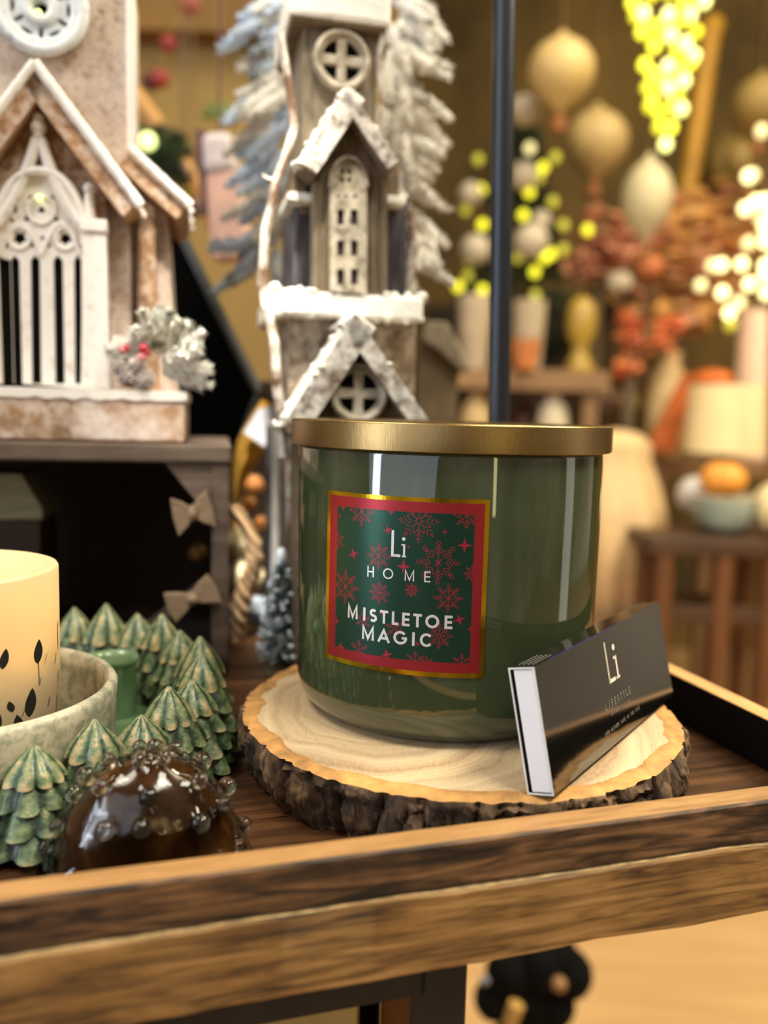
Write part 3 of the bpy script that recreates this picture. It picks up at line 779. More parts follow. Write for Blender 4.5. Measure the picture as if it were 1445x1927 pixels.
def stem_on(pts, w):
    P = [on_candle(*p) for p in pts]; P = [p for p in P if p]; s = mpp(.29)*w
    for (a, b) in zip(P[:-1], P[1:]): wx.add([cpt(a[0]-s/CDR, a[1], .00006), cpt(a[0]+s/CDR, a[1], .00006), cpt(b[0]+s/CDR, b[1], .00006), cpt(b[0]-s/CDR, b[1], .00006)], [(0, 1, 2, 3)], 2)
stem_on([(74, 1395), (92, 1320), (104, 1240), (110, 1170)], 3); stem_on([(72, 1245), (74, 1290), (88, 1230)], 1.6); stem_on([(20, 1400), (45, 1340), (60, 1300)], 1.6); stem_on([(98, 1395), (106, 1330), (110, 1260)], 4)
wx.build('wax', [m_led, m_leaf, m_stem], led, True, ang=50)
MB().lathe([(0, CDH-.0058), (.0145, CDH-.0058), (.0145, CDH-.0052), (.010, CDH-.0046), (0, CDH-.0044)], 40).build('led_well', m_flame, led, True)
MB().tube([(0, 0, CDH-.005), (.0003, 0, CDH-.001), (.0006, 0, CDH+.001)], [.0007, .0006, .0004], 8).build('wick', m_leaf, led, True)

# ================================================================ CRATE
m_crate = wood('grey_weathered_crate', [(.3, (58, 46, 38)), (.5, (92, 76, 64)), (.7, (122, 104, 88))], scale=16, stretch=9, rough=.8, bump=.6)
m_crate_d = wood('shade_dark_crate_inside', [(.3, (30, 19, 10)), (.6, (56, 37, 20)), (.8, (80, 54, 28))], scale=14, stretch=9, rough=.8, bump=.3)  # darkness of the crate's interior put into the wood colour
CZ = .1275; CRZ = rad(11)
CP = atz(430, 1272, 0); cr = thing('wooden_crate', 'weathered grey open-front wooden crate carrying the snowy church', 'crate', (CP.x, CP.y, 0), CRZ)
CW, CDp = .33, .15; pw = .0095
MB().box(-CW, .001, -.002, CDp, CZ-.0095, CZ).build('top_board', m_crate, cr, bevel=.0012)
MB().box(-CW, 0, 0, CDp, 0.0005, .008).build('bottom_board', m_crate_d, cr)
bp_ = MB(); z = .009
while z < CZ-.012: bp_.box(-CW+.001, -.001, CDp-.006-.0012*(int(z*1000)%2), CDp-.0005, z, min(z+.0275, CZ-.0098)); z += .0275
bp_.build('back_panel', m_crate_d, cr)
for (x, y) in ((-pw, 0), (-CW, 0), (-pw, CDp-pw-.007), (-CW, CDp-pw-.007)):
    MB().box(x, x+pw, y, y+pw, .0082, CZ-.0097).build('post', m_crate, cr, bevel=.0008)
sp_ = MB()
for z in (.010, .074): sp_.box(-.0065, -.001, pw+.0005, CDp-pw-.008, z, z+.045)
sp_.build('side_panel', m_crate_d, cr)
g = MB(); g.plate([(-pw-.0245, CZ-.0097), (-pw-.0002, CZ-.0097), (-pw-.0002, CZ-.040)], (), .001, .008, 0)
g.build('corner_gusset', m_crate, cr)
g = MB(); g.tube([(-.055, .02, .0125), (-.0125, .02, .046)], .0055, 4); g.build('diagonal_brace', m_crate_d, cr)
# carved wooden bows fixed on the inside of the post
m_bow = wood('pale_driftwood', [(.3, (104, 84, 64)), (.6, (146, 122, 96)), (.8, (170, 146, 116))], scale=40, stretch=5, rough=.8)
F0 = Face((CP.x, CP.y, 0), CRZ)
def bow(px, py, w, h, tilt, lbl):
    c = F0.p(px, py, .003); s = mpp(.47); o = thing('wooden_bow', lbl, 'wooden bow', F0.P+F0.ex*c[0]+F0.n*.003+Vector((0, 0, c[1])), CRZ)
    W, Hh = w*s/2, h*s/2
    for sg in (-1, 1):
        mb = MB(); M = Matrix.Rotation(tilt, 4, 'Y')
        pts = [(0, -.2), (.35*sg, -.55), (.95*sg, -.95), (1.0*sg, 0), (.9*sg, .95), (.4*sg, .65), (0, .25)]
        if sg < 0: pts = pts[::-1]
        mb.plate([(p[0]*W, p[1]*Hh) for p in pts], (), -.003, .0024); mb.v = [tuple(M @ Vector(v_)) for v_ in mb.v]
        mb.build('lobe', m_bow, o, bevel=.0012)
    MB().ell((0, -.001, 0), (W*.3, .0042, Hh*.42), 14, 10).build('knot', m_bow, o, True)
bow(363, 965, 72, 74, rad(-14), 'pale driftwood bow fixed high on the crate post')
bow(362, 1125, 96, 62, rad(-24), 'pale driftwood bow fixed low on the crate post')
# a chest with a pale lid standing just inside the crate at the left
xb = F0.p(82, 945, -.045)[0]; zt_ = F0.p(20, 892, -.045)[1]; zm_ = F0.p(20, 966, -.045)[1]
chest = thing('wooden_chest', 'small chest with greyish sloped lid inside the dark crate', 'chest', F0.P+F0.ex*(xb-.045)-F0.n*.045+Vector((0, 0, .0083)), CRZ)
zt_ -= .0083; zm_ -= .0083
MB().box(-.03, .043, 0, .05, 0, zm_-.004).build('body', m_crate_d, chest, bevel=.001)
MB().plate([(-.03, zm_-.0036), (.045, zm_-.0036), (.045, zm_+.003), (.034, zt_), (-.03, zt_)], (), -.002, .052).build('lid', wood('driftwood', [(.3, (110, 102, 80)), (.7, (150, 140, 110))], scale=24, rough=.8), chest, bevel=.001)
# ================================================================ SNOWY CHURCH
m_paper = snowy('snow_dusted_tan_paper', (164, 134, 112), (206, 188, 174), .56, 260, .9, .9, .4)
m_paper_o = snowy('warm_tan_paper', (164, 124, 88), (212, 194, 178), .46, 200, .9, .5, .4)
m_edgesnow = snowy('flocked_snow_edge', (214, 202, 186), (240, 234, 226), .75, 160, .95, 1.0, .6)
m_trac = snowy('cream_flocked_tracery', (212, 196, 180), (236, 228, 220), .62, 150, .9, .6, .4)
m_rose = snowy('pale_blue_white_flocking', (196, 202, 206), (226, 230, 232), .65, 150, .9, .6, .4)
m_baset = snowy('snow_splashed_base', (166, 130, 96), (228, 214, 204), .45, 70, .9, .7, .6)
m_dark = plain('dark_window_backing', (16, 13, 8), .9, .1, 20, spec=.1)  # dark plates behind the window holes stand in for shade inside the houses
CHZ = rad(12); CH0 = F0.P+F0.ex*F0.p(168, 832, -.045)[0]-F0.n*.045+Vector((0, 0, CZ+.0003))
FC = Face(CH0, CHZ)
church = thing('snowy_church', 'tan snow-dusted church house with white gothic window on the crate', 'christmas house', CH0, CHZ)
def ppl(pts, d): return FC.poly(pts, d)
b0 = FC.p(-150, 745, .035); b1 = FC.p(347, 745, .035)
bs = MB(); bs.box(b0[0], b1[0], -.035, .085, 0, b1[1]); bs.build('base', m_baset, church, bevel=.0015)
sn = MB(); nS = 60; outl = [(b0[0]-.001, b1[1]-.001)]
for i in range(nS+1):
    x = b0[0]-.001+(b1[0]-b0[0]+.002)*i/nS; outl.append((x, b1[1]-.003+.0016*noise.noise(Vector((x*160, 0, 0)))))
outl = outl[1:]+[(b1[0]+.001, b1[1]+.0022), (b0[0]-.001, b1[1]+.0022)]
sn.plate(outl, (), -.0362, .0855); sn.build('base_snow', m_edgesnow, church, bevel=.0008)
t0 = FC.p(-95, 740, 0); t1 = FC.p(240, -90, 0); bz = b1[1]+.0022
tw = MB(); tw.box(t0[0], t1[0], 0, .075, bz, t1[1]); tw.build('tower_walls', m_paper, church, bevel=.001)
es = MB(); e0 = FC.p(231, 285, .003); e1 = FC.p(248, -90, .003)
pts = []
for i in range(24):
    z = e0[1]+(e1[1]-e0[1])*i/23; pts.append((e1[0]-.0015+.0006*noise.noise(Vector((z*300, 1, 0))), .002, z))
es.tube(pts, .0030, 8); es.build('corner_snow', m_edgesnow, church, True)
def bar(mb, p, q, t_px, d0, d1, mat=0, f=FC, side=1):
    """board in the front's plane from pixel p to q, t_px thick below that line, from d0 to d1 in front"""
    P = Vector(f.p(*p, d1)); Q = Vector(f.p(*q, d1)); T = t_px*mpp((f.P.y))
    dirv = (Q-P).normalized(); nv = Vector((-dirv.y, dirv.x))
    if nv.y > 0: nv = -nv
    mb.plate([tuple(P), tuple(Q), tuple(Q+nv*T), tuple(P+nv*T)], (), -d1, -d0, mat)
rf = MB()
for q in ((262, 388), (-132, 384)):
    bar(rf, (65, 124), q, 34, -.001, .026)
rf.build('porch_roof', m_paper_o, church, bevel=.0008)
sn = MB()
for q in ((266, 388), (-136, 384)):
    A = FC.P3(65, 117, .027); B = FC.P3(*q, .027); n = 30
    pts = [A.lerp(B, i/n)+Vector((0, 0, .0009*noise.noise(Vector((i*.5, q[0], 0))))) for i in range(n+1)]
    sn.tube(pts, [.0026+.0006*noise.noise(Vector((i*.7, 2, q[0]))) for i in range(n+1)], 8)
    C_ = [p+Vector((0, .026, 0)) for p in pts]; sn.tube(C_, .0022, 6)
sn.build('porch_roof_snow', m_edgesnow, church, True)
pz = bz+.0001
pf = ppl([(-52, 740), (198, 740), (198, 345), (65, 165), (-64, 345)], .010); pf[0] = (pf[0][0], pz); pf[1] = (pf[1][0], pz)
MB().plate(pf, (), -.010, -.0002).build('porch_wall', m_paper_o, church)
# gothic window
d = .0150
def garch(cx, hw, ybase, yspring, ytop, n=10):
    L = [(cx-hw, ybase), (cx-hw, yspring)]
    for i in range(1, n+1):
        u = i/n; L.append((cx-hw*(1-u**1.7), yspring+(ytop-yspring)*math.sin(PI/2*u)**.9 if u < 1 else ytop))
    Rg = [(2*cx-x, y) for x, y in L[::-1]]
    return L+Rg[1:]
outer = garch(73, 88, 738, 462, 322)
holes = []
for (xt, xb, w) in ((28, 34, 17), (66, 69, 18), (109, 113, 18), (146, 148, 14), (-12, -4, 17)):
    holes.append([(xb-w/2, 722), (xt-w/2, 490), (xt-1, 480), (xt+w/2, 490), (xb+w/2, 722)])
def starp(cx, cy, r, n=4, k=.5, rot=0): return [(cx+(r if i % 2 == 0 else r*k)*math.cos(PI*i/n+rot), cy+(r if i % 2 == 0 else r*k)*math.sin(PI*i/n+rot)) for i in range(2*n)]
for h in ((37, 448, 15), (123, 449, 14)): holes.append(starp(*h, 5, .62, PI/2))
for h in ((51, 411, 9, PI/6), (104, 411, 9, PI/6), (78, 395, 9, PI/6), (22, 415, 6, 0), (135, 412, 7, 0), (60, 462, 6, 0), (92, 462, 6, 0), (12, 462, 6, 0), (150, 462, 5, 0), (80, 448, 6, 0)): holes.append(starp(h[0], h[1], h[2], 3, .6, h[3]))
for h in ((28, 392, 5, 10), (128, 390, 5, 10), (57, 372, 4, 6), (98, 372, 4, 6)): holes.append([(h[0]+h[2]*math.cos(a_*PI/4), h[1]+h[3]*math.sin(a_*PI/4)) for a_ in range(8)])
outer_p = ppl(outer, d); outer_p = [(x, max(z, pz+.0002)) for x, z in outer_p]
tr = MB().plate(outer_p, [ppl(h, d) for h in holes], -d, -.0128)
for R_, h in ((17, (37, 448)), (17, (123, 449)), (22, (78, 395))):
    tr.tube([FC.P3(h[0]+R_*1.15*math.cos(a_*PI/10), h[1]+R_*1.2*math.sin(a_*PI/10), d+.0004) for a_ in range(21)], .0011, 6, cap=False)
for xs, xe in ((-2, 78), (78, 152)):
    m_ = (xs+xe)/2; n = 10
    tr.tube([FC.P3(xs+(m_-xs)*(i/n), 480-58*math.sin(PI/2*i/n), d+.0004) for i in range(n+1)], .0012, 6)
    tr.tube([FC.P3(xe+(m_-xe)*(i/n), 480-58*math.sin(PI/2*i/n), d+.0004) for i in range(n+1)], .0012, 6)
tr.build('window_tracery', m_trac, church)
MB().plate(ppl(garch(73, 82, 735, 462, 330), .012), (), -.0122, -.0102).build('window_backing', m_dark, church)
hood = MB(); n = 16
for sg in (-1, 1):
    # curved hood mould rising to the finial, and the arch below it
    hood.tube([FC.P3(73+sg*(98-94*(i/n)**.8-6*math.sin(PI*i/n)), 440-178*(i/n)**1.05, .017) for i in range(n+1)], .0030, 8)
    hood.tube([FC.P3(73+sg*88*(1-(i/n)**1.7), 462-140*math.sin(PI/2*i/n)**.9, .0175) for i in range(n+1)], .0026, 8)
hood.tube([FC.P3(73, 262, .017), FC.P3(72, 216, .017)], [.0028, .0018], 8)
for (y, r) in ((222, .0030), (240, .0042), (252, .0030)): hood.ell(FC.P3(72, y, .018), (r, r*.9, r), 10, 8)
hood.build('window_hood', m_trac, church, True)
pil = MB()
for (xa, xb) in ((152, 205), (-52, -15)):
    q = ppl([(xa, 738), (xb+2, 738), (xb-6, 425), (xa+4, 425)], .02); q[0] = (q[0][0], pz+.0001); q[1] = (q[1][0], pz+.0001); pil.plate(q, (), -.02, -.0101)
    xm = (xa+xb)/2-4; pil.box(FC.p(xa-2, 430, .02)[0], FC.p(xb-3, 430, .02)[0], -.0215, -.0101, FC.p(xm, 436, .02)[1], FC.p(xm, 412, .02)[1])
    pil.tube([FC.P3(xm-6, 414, .016), FC.P3(xm-6, 372, .016), FC.P3(xm-6, 350, .016)], [.0034, .0030, .0014], 8); pil.ell(FC.P3(xm-6, 356, .016), .0034, 10, 8)
pil.build('window_pilasters', m_trac, church, bevel=.0006)
# rose window
rc = FC.p(76, 14, .008); rR = abs(FC.p(163, 14, .008)[0]-rc[0])
hol = [circ(rc[0], rc[1], rR*.16, 14)]
for k in range(6):
    a = PI/6+k*PI/3; hol.append([(rc[0]+rR*.55*math.cos(a)+rR*(.15*math.cos(b)*math.cos(a)-.055*math.sin(b)*math.sin(a))*1.0, rc[1]+rR*.55*math.sin(a)+rR*(.15*math.cos(b)*math.sin(a)+.055*math.sin(b)*math.cos(a))) for b in [i*2*PI/10 for i in range(10)]])
    a2 = k*PI/3; hol.append([(rc[0]+rR*.60*math.cos(a2)+rR*(.05*math.cos(b)*math.cos(a2)-.15*math.sin(b)*math.sin(a2)), rc[1]+rR*.60*math.sin(a2)+rR*(.05*math.cos(b)*math.sin(a2)+.15*math.sin(b)*math.cos(a2))) for b in [i*2*PI/10 for i in range(10)]])
ro = MB().plate(circ(rc[0], rc[1], rR*.97, 48), hol, -.008, -.0032)
for rr, wd in ((.92, .0034), (.78, .0026), (.30, .0030)):
    ro.tube([(rc[0]+rR*rr*math.cos(i*PI/24), -.0085, rc[1]+rR*rr*math.sin(i*PI/24)) for i in range(49)], wd, 8, cap=False)
ro.build('rose_window', m_rose, church, True, ang=50)
MB().plate(circ(rc[0], rc[1], rR*.9, 32), (), -.003, -.0004).build('rose_backing', m_dark, church)
# right wing
wg = MB(); q = ppl([(246, 740), (334, 740), (313, 380), (246, 318)], -.012); q[0] = (q[0][0], bz); q[1] = (q[1][0], bz)
wg.plate(q, (), .012, .07); wg.build('side_wing', m_paper, church)
wp = MB(); q = ppl([(258, 740), (300, 740), (290, 392), (262, 372)], -.002); q[0] = (q[0][0], bz); q[1] = (q[1][0], bz); wp.plate(q, (), .002, .0119); wp.build('wing_pilaster', m_paper_o, church)
rf = MB(); bar(rf, (243, 284), (356, 388), 34, -.07, .006); rf.build('wing_roof', m_paper_o, church, bevel=.0008)
sn = MB(); A = FC.P3(244, 279, .007); B = FC.P3(359, 388, .007); n = 20
for dy in (0, .02, .045, .07):
    sn.tube([A.lerp(B, i/n)+Vector((0, dy, .0006*noise.noise(Vector((i*.6, dy*99, 4))))) for i in range(n+1)], .0028, 8)
sn.build('wing_roof_snow', m_edgesnow, church, True)
# little warm bulbs inside
m_bulb_in = glow('inner_fairy_light', (216, 230, 140), 2.2)
for (px, py, dd) in ((74, 372, .0185), (72, 24, .0105)): MB().ell(FC.P3(px, py, dd), .0018, 10, 8).build('fairy_light', m_bulb_in, church, True)
# flocked sprig, cones and berries glued to the base
m_flock = snowy('flocked_needles', (150, 152, 134), (236, 232, 222), .8, 200, .95, .3, .6)
m_flock2 = plain('grey_green_needles', (112, 118, 100), .9, .25, 200)
rnd = random.Random(11); bu = MB(); c0 = FC.P3(282, 688, .030)
for i in range(19):
    a = rad(-40+i*11+rnd.uniform(-6, 6)); L = rnd.uniform(84, 126)*mpp(.48)*(1.0 if math.cos(a) > -.2 else .62)
    tip = c0+Vector((math.cos(a)*L*1.05, rnd.uniform(-.016, .012), math.sin(a)*L*.86))
    tip.z = max(tip.z, bz+.004)
    st_ = c0.lerp(tip, .25)
    bu.tuft(st_, tip, 120, .0068, .0012, rnd, 0, 1 if rnd.random() < .4 else None, core=.0022)
bu.build('flocked_sprig', [m_flock, m_flock2], church)
m_cone = snowy('snow_tipped_cone', (98, 74, 64), (224, 212, 204), .5, 220, .9, .8, .5)
for (px, py, r) in ((240, 708, 20), (272, 714, 21), (258, 688, 18), (226, 694, 14)):
    s = mpp(.46)*r; cn = MB(); c = FC.P3(px, py, .034)
    cn.ell(c, (s*.7, s*.7, s*.9), 10, 8)
    for i in range(46):
        zf = -1+2*(i+.5)/46; a = i*2.39996; rr = math.sqrt(1-zf*zf)
        cn.ell(c+Vector((rr*math.cos(a)*s*.8, rr*math.sin(a)*s*.8, zf*s*.9)), (s*.24, s*.24, s*.15), 7, 5)
    cn.build('pine_cone', m_cone, church, True)
m_berry = plain('red_berry', (178, 28, 48), .3, .15, 100, coat=.5)
m_berry_s = plain('frosted_berry', (206, 128, 132), .6, .2, 100)
for (px, py, r, m) in ((231, 660, 8, m_berry_s), (237, 655, 7, m_berry), (270, 656, 9, m_berry), (268, 672, 8, m_berry_s), (276, 664, 6, m_berry)):
    MB().ell(FC.P3(px, py, .042), r*mpp(.46), 12, 8).build('berry', m, church, True)

# ================================================================ WOODEN TOWER HOUSE
m_tw = wood('weathered_grey_timber', [(.28, (68, 58, 46)), (.45, (110, 98, 80)), (.6, (138, 126, 106)), (.78, (176, 166, 148))], axis=2, scale=34, stretch=9, rough=.85, bump=.7)
m_twd = wood('brown_grey_timber', [(.3, (62, 50, 36)), (.5, (98, 82, 60)), (.7, (126, 108, 82))], axis=2, scale=34, stretch=9, rough=.85, bump=.7)
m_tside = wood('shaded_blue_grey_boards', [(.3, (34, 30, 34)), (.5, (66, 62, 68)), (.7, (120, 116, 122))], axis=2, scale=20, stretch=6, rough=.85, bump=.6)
m_trf = snowy('snowed_bark_roof', (110, 92, 74), (226, 220, 210), .50, 150, .9, 1.0, .75, .0016)
m_tsnow = snowy('thick_flocked_snow', (190, 178, 158), (240, 236, 226), .78, 80, .95, 1.0, .5, .002)
m_twin = snowy('whitewashed_window_frame', (150, 138, 116), (204, 194, 176), .46, 120, .85, .5, .3)
m_brickw = snowy('limed_brick_wall', (122, 102, 82), (196, 186, 170), .44, 110, .9, .9, .3)
m_twig = snowy('brown_twig_with_snow', (112, 82, 58), (232, 226, 214), .45, 60, .9, .8, .6)
TRZ = rad(13); TWP = at(660, 1100, .50); TW0 = Vector((TWP.x, .50, 0))
FT = Face(TW0, TRZ)
tower = thing('wooden_tower_house', 'tall weathered timber tower house with snowy gables behind the jar', 'christmas house', TW0, TRZ)
T = lambda px, py, d=0.0: FT.p(px, py, d)
def tbox(name, x0, x1, y0, y1, d_front, d_back, mat, z0=None, bevel=.0008):
    a = T(x0, y1, d_front); b = T(x1, y0, d_front)
    return MB().box(a[0], b[0], -d_front, -d_back, a[1] if z0 is None else z0, b[1]).build(name, mat, tower, bevel=bevel)
# storeys
tbox('lower_storey', 536, 784, 600, 1240, .006, -.075, [m_brickw], z0=.0006)
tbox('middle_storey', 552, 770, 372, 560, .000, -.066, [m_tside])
tbox('upper_storey', 566, 714, -90, 400, .004, -.055, [m_tw])
tbox('top_roof_snow', 543, 738, -16, 26, .014, -.066, [m_tsnow], bevel=.003)
tbox('eaves_board', 548, 728, 24, 36, .012, -.064, [m_twd])
lg = MB()
for k in range(5):
    a = T(510, 560, .020); b = T(796, 560, .020); z0, z1 = T(650, 598, .020)[1], T(650, 552, .020)[1]
lg.box(a[0], b[0], -.022, .075, z0, z1); lg.build('snow_ledge', m_tsnow, tower, bevel=.002)
# drips of snow on the ledge
dr = MB(); rnd = random.Random(3)
for i in range(90):
    x = a[0]+(b[0]-a[0])*rnd.random(); r = rnd.uniform(.0008, .0019)
    dr.ell((x, -.0220+rnd.uniform(0, .012), rnd.choice((z1, z1, z0+.001))+rnd.uniform(-.001, .001)), (r*rnd.uniform(1, 2.2), r*.8, r*rnd.uniform(.6, 2.2)), 8, 6, fn=lambda q: 1+.25*noise.noise(q*2))
dr.build('ledge_snow_lumps', m_tsnow, tower, True)
# gabled bay
q = FT.poly([(591, 552), (728, 552), (730, 312), (657, 212), (590, 318)], .020); q[0] = (q[0][0], z1); q[1] = (q[1][0], z1)
MB().plate(q, (), -.020, -.0042).build('gabled_bay', m_tw, tower)
bt = MB()
for x in (602, 618, 700, 716): bar(bt, (x-5, 545), (x-5, 330), 0.1, .0201, .0212, 0, FT)
for x in (598, 613, 700, 718):
    p = T(x, 545, .02); p2 = T(x+1, 330, .02); bt.box(p[0]-.0012, p[0]+.0012, -.0215, -.0201, z1, p2[1])
bt.build('bay_battens', m_twd, tower)
rf = MB(); bar(rf, (657, 162), (562, 306), 34, .000, .034, 0, FT); bar(rf, (654, 162), (752, 306), 24, .000, .034, 0, FT)
rf.build('upper_gable_roof', m_trf, tower, bevel=.001)
rnd = random.Random(9)
for nm_, rows_ in (('upper_gable_snow', (((655, 160), (563, 306), 40, 1), ((655, 160), (750, 302), 20, .6))), ('lower_gable_snow', (((668, 588), (530, 800), 46, 1), ((668, 588), (806, 792), 26, .6)))):
    sn = MB()
    for (A_, B_, n_, up_) in rows_:
        dd = .034 if A_[1] < 300 else .052
        PA = FT.P3(*A_, dd); PB = FT.P3(*B_, dd); PA.z -= .0004; PB.z -= .0004
        sn.tube([PA.lerp(PB, i/20)+Vector((0, .006, .0005*noise.noise(Vector((i, dd*90, 0))))) for i in range(21)], [.0016*up_+.0006*noise.noise(Vector((i*1.3, 5, dd*50))) for i in range(21)], 7)
        for i in range(n_):
            u = rnd.random(); r = rnd.uniform(.0009, .0020)*up_
            sn.ell(PA.lerp(PB, u)+Vector((0, rnd.uniform(0, .03), -.0002)), (r*2.0, r*1.6, r), 8, 6)
    sn.build(nm_, m_tsnow, tower, True)
for (x0, x1, y0, y1) in ((722, 764, 312, 378), (540, 588, 318, 372)):
    a_ = T(x0, y1, .012); b_ = T(x1, y0, .012); e = MB(); hh = b_[1]-a_[1]
    e.box(a_[0], b_[0], -.014, .03, a_[1]-.0015, a_[1]+.003, 1); e.box(a_[0]+.002, b_[0]-.003, -.010, .026, a_[1]+.003, b_[1], 0)
    e.build('side_dormer', [m_twd, m_tsnow], tower, bevel=.0008)
def quad_window(name, px, py, R_, d0, d1):
    c = T(px, py, d1); r = R_*mpp(.5)*.97; ri = r*.70; bw = r*.14; hl = []
    for k in range(4):
        a0 = k*PI/2+.24; a1 = (k+1)*PI/2-.24
        pts = [(c[0]+ri*math.cos(a0+(a1-a0)*i/8), c[1]+ri*math.sin(a0+(a1-a0)*i/8)) for i in range(9)]
        am = (a0+a1)/2; pts.append((c[0]+ri*.30*math.cos(am), c[1]+ri*.30*math.sin(am))); hl.append(pts)
    w = MB().plate(circ(c[0], c[1], r, 40), hl, -d1, -d0-.0008)
    w.tube([(c[0]+r*.9*math.cos(i*PI/20), -d1-.0004, c[1]+r*.9*math.sin(i*PI/20)) for i in range(41)], r*.11, 8, cap=False)
    w.build(name, m_twin, tower, True, ang=40)
    MB().plate(circ(c[0], c[1], r*.85, 24), (), -d0-.0007, -d0-.0001).build('window_backing', m_dark, tower)
quad_window('round_window', 643, 113, 52, .0041, .0085)
quad_window('round_window', 675, 740, 52, .0401, .0445)
# tall gothic window of the bay
go = [(622, 548), (621, 352)]+[(621+34*(1-math.cos(PI/2*i/6)), 352-55*math.sin(PI/2*i/6)) for i in range(1, 7)]+[(690-35*(1-math.cos(PI/2*i/6)), 352-55*math.sin(PI/2*i/6)) for i in range(5, -1, -1)]+[(690, 548)]
hl = []
for yy in (408, 466, 520):
    for xx in (641, 667): hl.append([(xx-7, yy+15), (xx-7, yy-14), (xx+7, yy-14), (xx+7, yy+15)])
for k in range(4): hl.append([(651+9*math.cos(k*PI/2+PI/4)+5*math.cos(i*PI/4), 330+11*math.sin(k*PI/2+PI/4)+6*math.sin(i*PI/4)) for i in range(8)])
for xx in (636, 652, 668): hl.append([(xx-4, 372), (xx-4, 366), (xx+4, 366), (xx+4, 372)])
gp = FT.poly(go, .0235); gp[0] = (gp[0][0], z1+.0003); gp[-1] = (gp[-1][0], z1+.0003)
gw = MB().plate(gp, [FT.poly(h, .0235) for h in hl], -.0235, -.0214)
gw.tube([FT.P3(x, y, .0238) for x, y in go[1:-1]], .0013, 6)
gw.build('gothic_window', m_twin, tower)
MB().plate(FT.poly([(628, 540), (628, 350), (655, 310), (684, 350), (684, 540)], .0206), (), -.0212, -.0202).build('window_backing', plain('rusty_dark_pane', (44, 26, 18), .6, .3, 60), tower)
# lower gable
q = FT.poly([(558, 800), (668, 618), (786, 800)], .040); zl = .0006
q2 = [q[0], q[1], q[2], (q[2][0], zl), (q[0][0], zl)]
MB().plate(q2, (), -.040, -.0062).build('lower_gable_wall', m_twd, tower)
rf = MB(); bar(rf, (670, 588), (526, 806), 42, .0062, .052, 0, FT); bar(rf, (666, 588), (812, 798), 30, .0062, .052, 0, FT)
rf.build('lower_gable_roof', m_trf, tower, bevel=.0012)
# corner posts on the left side of the lower storey
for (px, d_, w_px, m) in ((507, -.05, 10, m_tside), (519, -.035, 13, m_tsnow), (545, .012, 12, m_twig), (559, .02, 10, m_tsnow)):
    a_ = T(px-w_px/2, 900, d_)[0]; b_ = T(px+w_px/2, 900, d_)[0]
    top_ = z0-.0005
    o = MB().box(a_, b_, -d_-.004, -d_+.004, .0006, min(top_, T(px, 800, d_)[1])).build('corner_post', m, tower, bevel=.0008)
# twigs tied to the tower
tg = MB()
def twig(pts, r0, r1, d_):
    n_ = len(pts); tg.tube([FT.P3(x, y, dd) for (x, y), dd in zip(pts, d_)], [r0+(r1-r0)*i/(n_-1) for i in range(n_)], 7)
twig([(528, 60), (538, 130), (548, 190), (553, 240), (540, 290), (520, 340), (512, 385), (500, 430), (497, 480), (492, 530), (500, 575), (516, 640), (520, 720), (530, 790), (534, 860)], .0022, .0030, [.010]*4+[.014]*7+[.03]*4)
twig([(520, 340), (505, 338), (492, 330)], .0016, .0009, [.014]*3)
twig([(548, 190), (540, 150), (534, 110)], .0014, .0008, [.010]*3)
twig([(722, 60), (712, 110), (718, 190), (708, 250)], .0016, .0012, [.008]*4)
twig([(770, 400), (778, 470), (770, 530)], .0030, .0024, [.012]*3)
tg.build('twigs', m_twig, tower, True)

# ================================================================ FLOCKED TREE BEHIND THE TOWER
m_fl_w = snowy('flocked_white_needles', (168, 160, 148), (228, 224, 216), .82, 120, .95, .3, .4)
m_fl_b = snowy('flocked_blue_needles', (132, 148, 170), (192, 206, 226), .72, 120, .95, .3, .4)
m_fl_g = plain('sage_needles', (118, 116, 98), .9, .25, 120)
FY = .615; fx = at(650, 600, FY).x
ft = thing('flocked_fir_tree', 'white flocked artificial fir tree standing behind the timber tower', 'christmas tree', (fx, FY, 0))
MB().tube([(0, 0, .004), (0, 0, .2), (.004, 0, .44)], [.009, .008, .005], 12).build('trunk', m_twig, ft, True)
MB().lathe([(0, .0005), (.034, .0005), (.034, .008), (.010, .014), (0, .014)], 24).build('stand', m_black, ft, True)
rnd = random.Random(21)
fw, fb2 = MB(), MB()
def sprig(mb, p0, p1, Y0, Y1, n=70, ln=.0085, w=.0017, core=.0046):
    a_ = at(*p0, Y0)-Vector((fx, FY, 0)); b_ = at(*p1, Y1)-Vector((fx, FY, 0))
    mb.tuft(a_, b_, int(n*1.3), ln, w, rnd, 0, 1 if rnd.random() < .35 else None, spread=.7, core=core)
for i in range(30):                 # right side: drooping rows
    y0 = -30+i*19; x0 = 735+rnd.uniform(-15, 30)
    L = rnd.uniform(70, 112); x1 = min(x0+L*rnd.uniform(.75, 1.0), 862); y1 = y0+L*rnd.uniform(.35, .8)
    sprig(fw, (x0, y0), (x1, y1), FY-.01+rnd.uniform(-.01, .02), FY-.03+rnd.uniform(-.01, .02), 100)
for i in range(16):
    y0 = rnd.uniform(40, 520); x0 = rnd.uniform(722, 760); sprig(fw, (x0, y0), (x0+rnd.uniform(-12, 40), y0+rnd.uniform(60, 95)), FY-.03, FY-.035, 90)
for i in range(34):                 # left side: blue-white sprigs pointing down and out
    y0 = -30+i*14.5; x0 = rnd.uniform(505, 560); L = rnd.uniform(60, 105)
    k = .9 if y0 < 200 else 1.0; x1 = max(x0-L*rnd.uniform(.7, 1.0)*k, 418); y1 = y0+L*rnd.uniform(.3, .9)
    sprig(fb2 if (i % 3 or y0 > 150) and rnd.random() < .8 else fw, (x0, y0), (x1, y1), FY+rnd.uniform(-.01, .02), FY-.02+rnd.uniform(-.01, .02), 80)
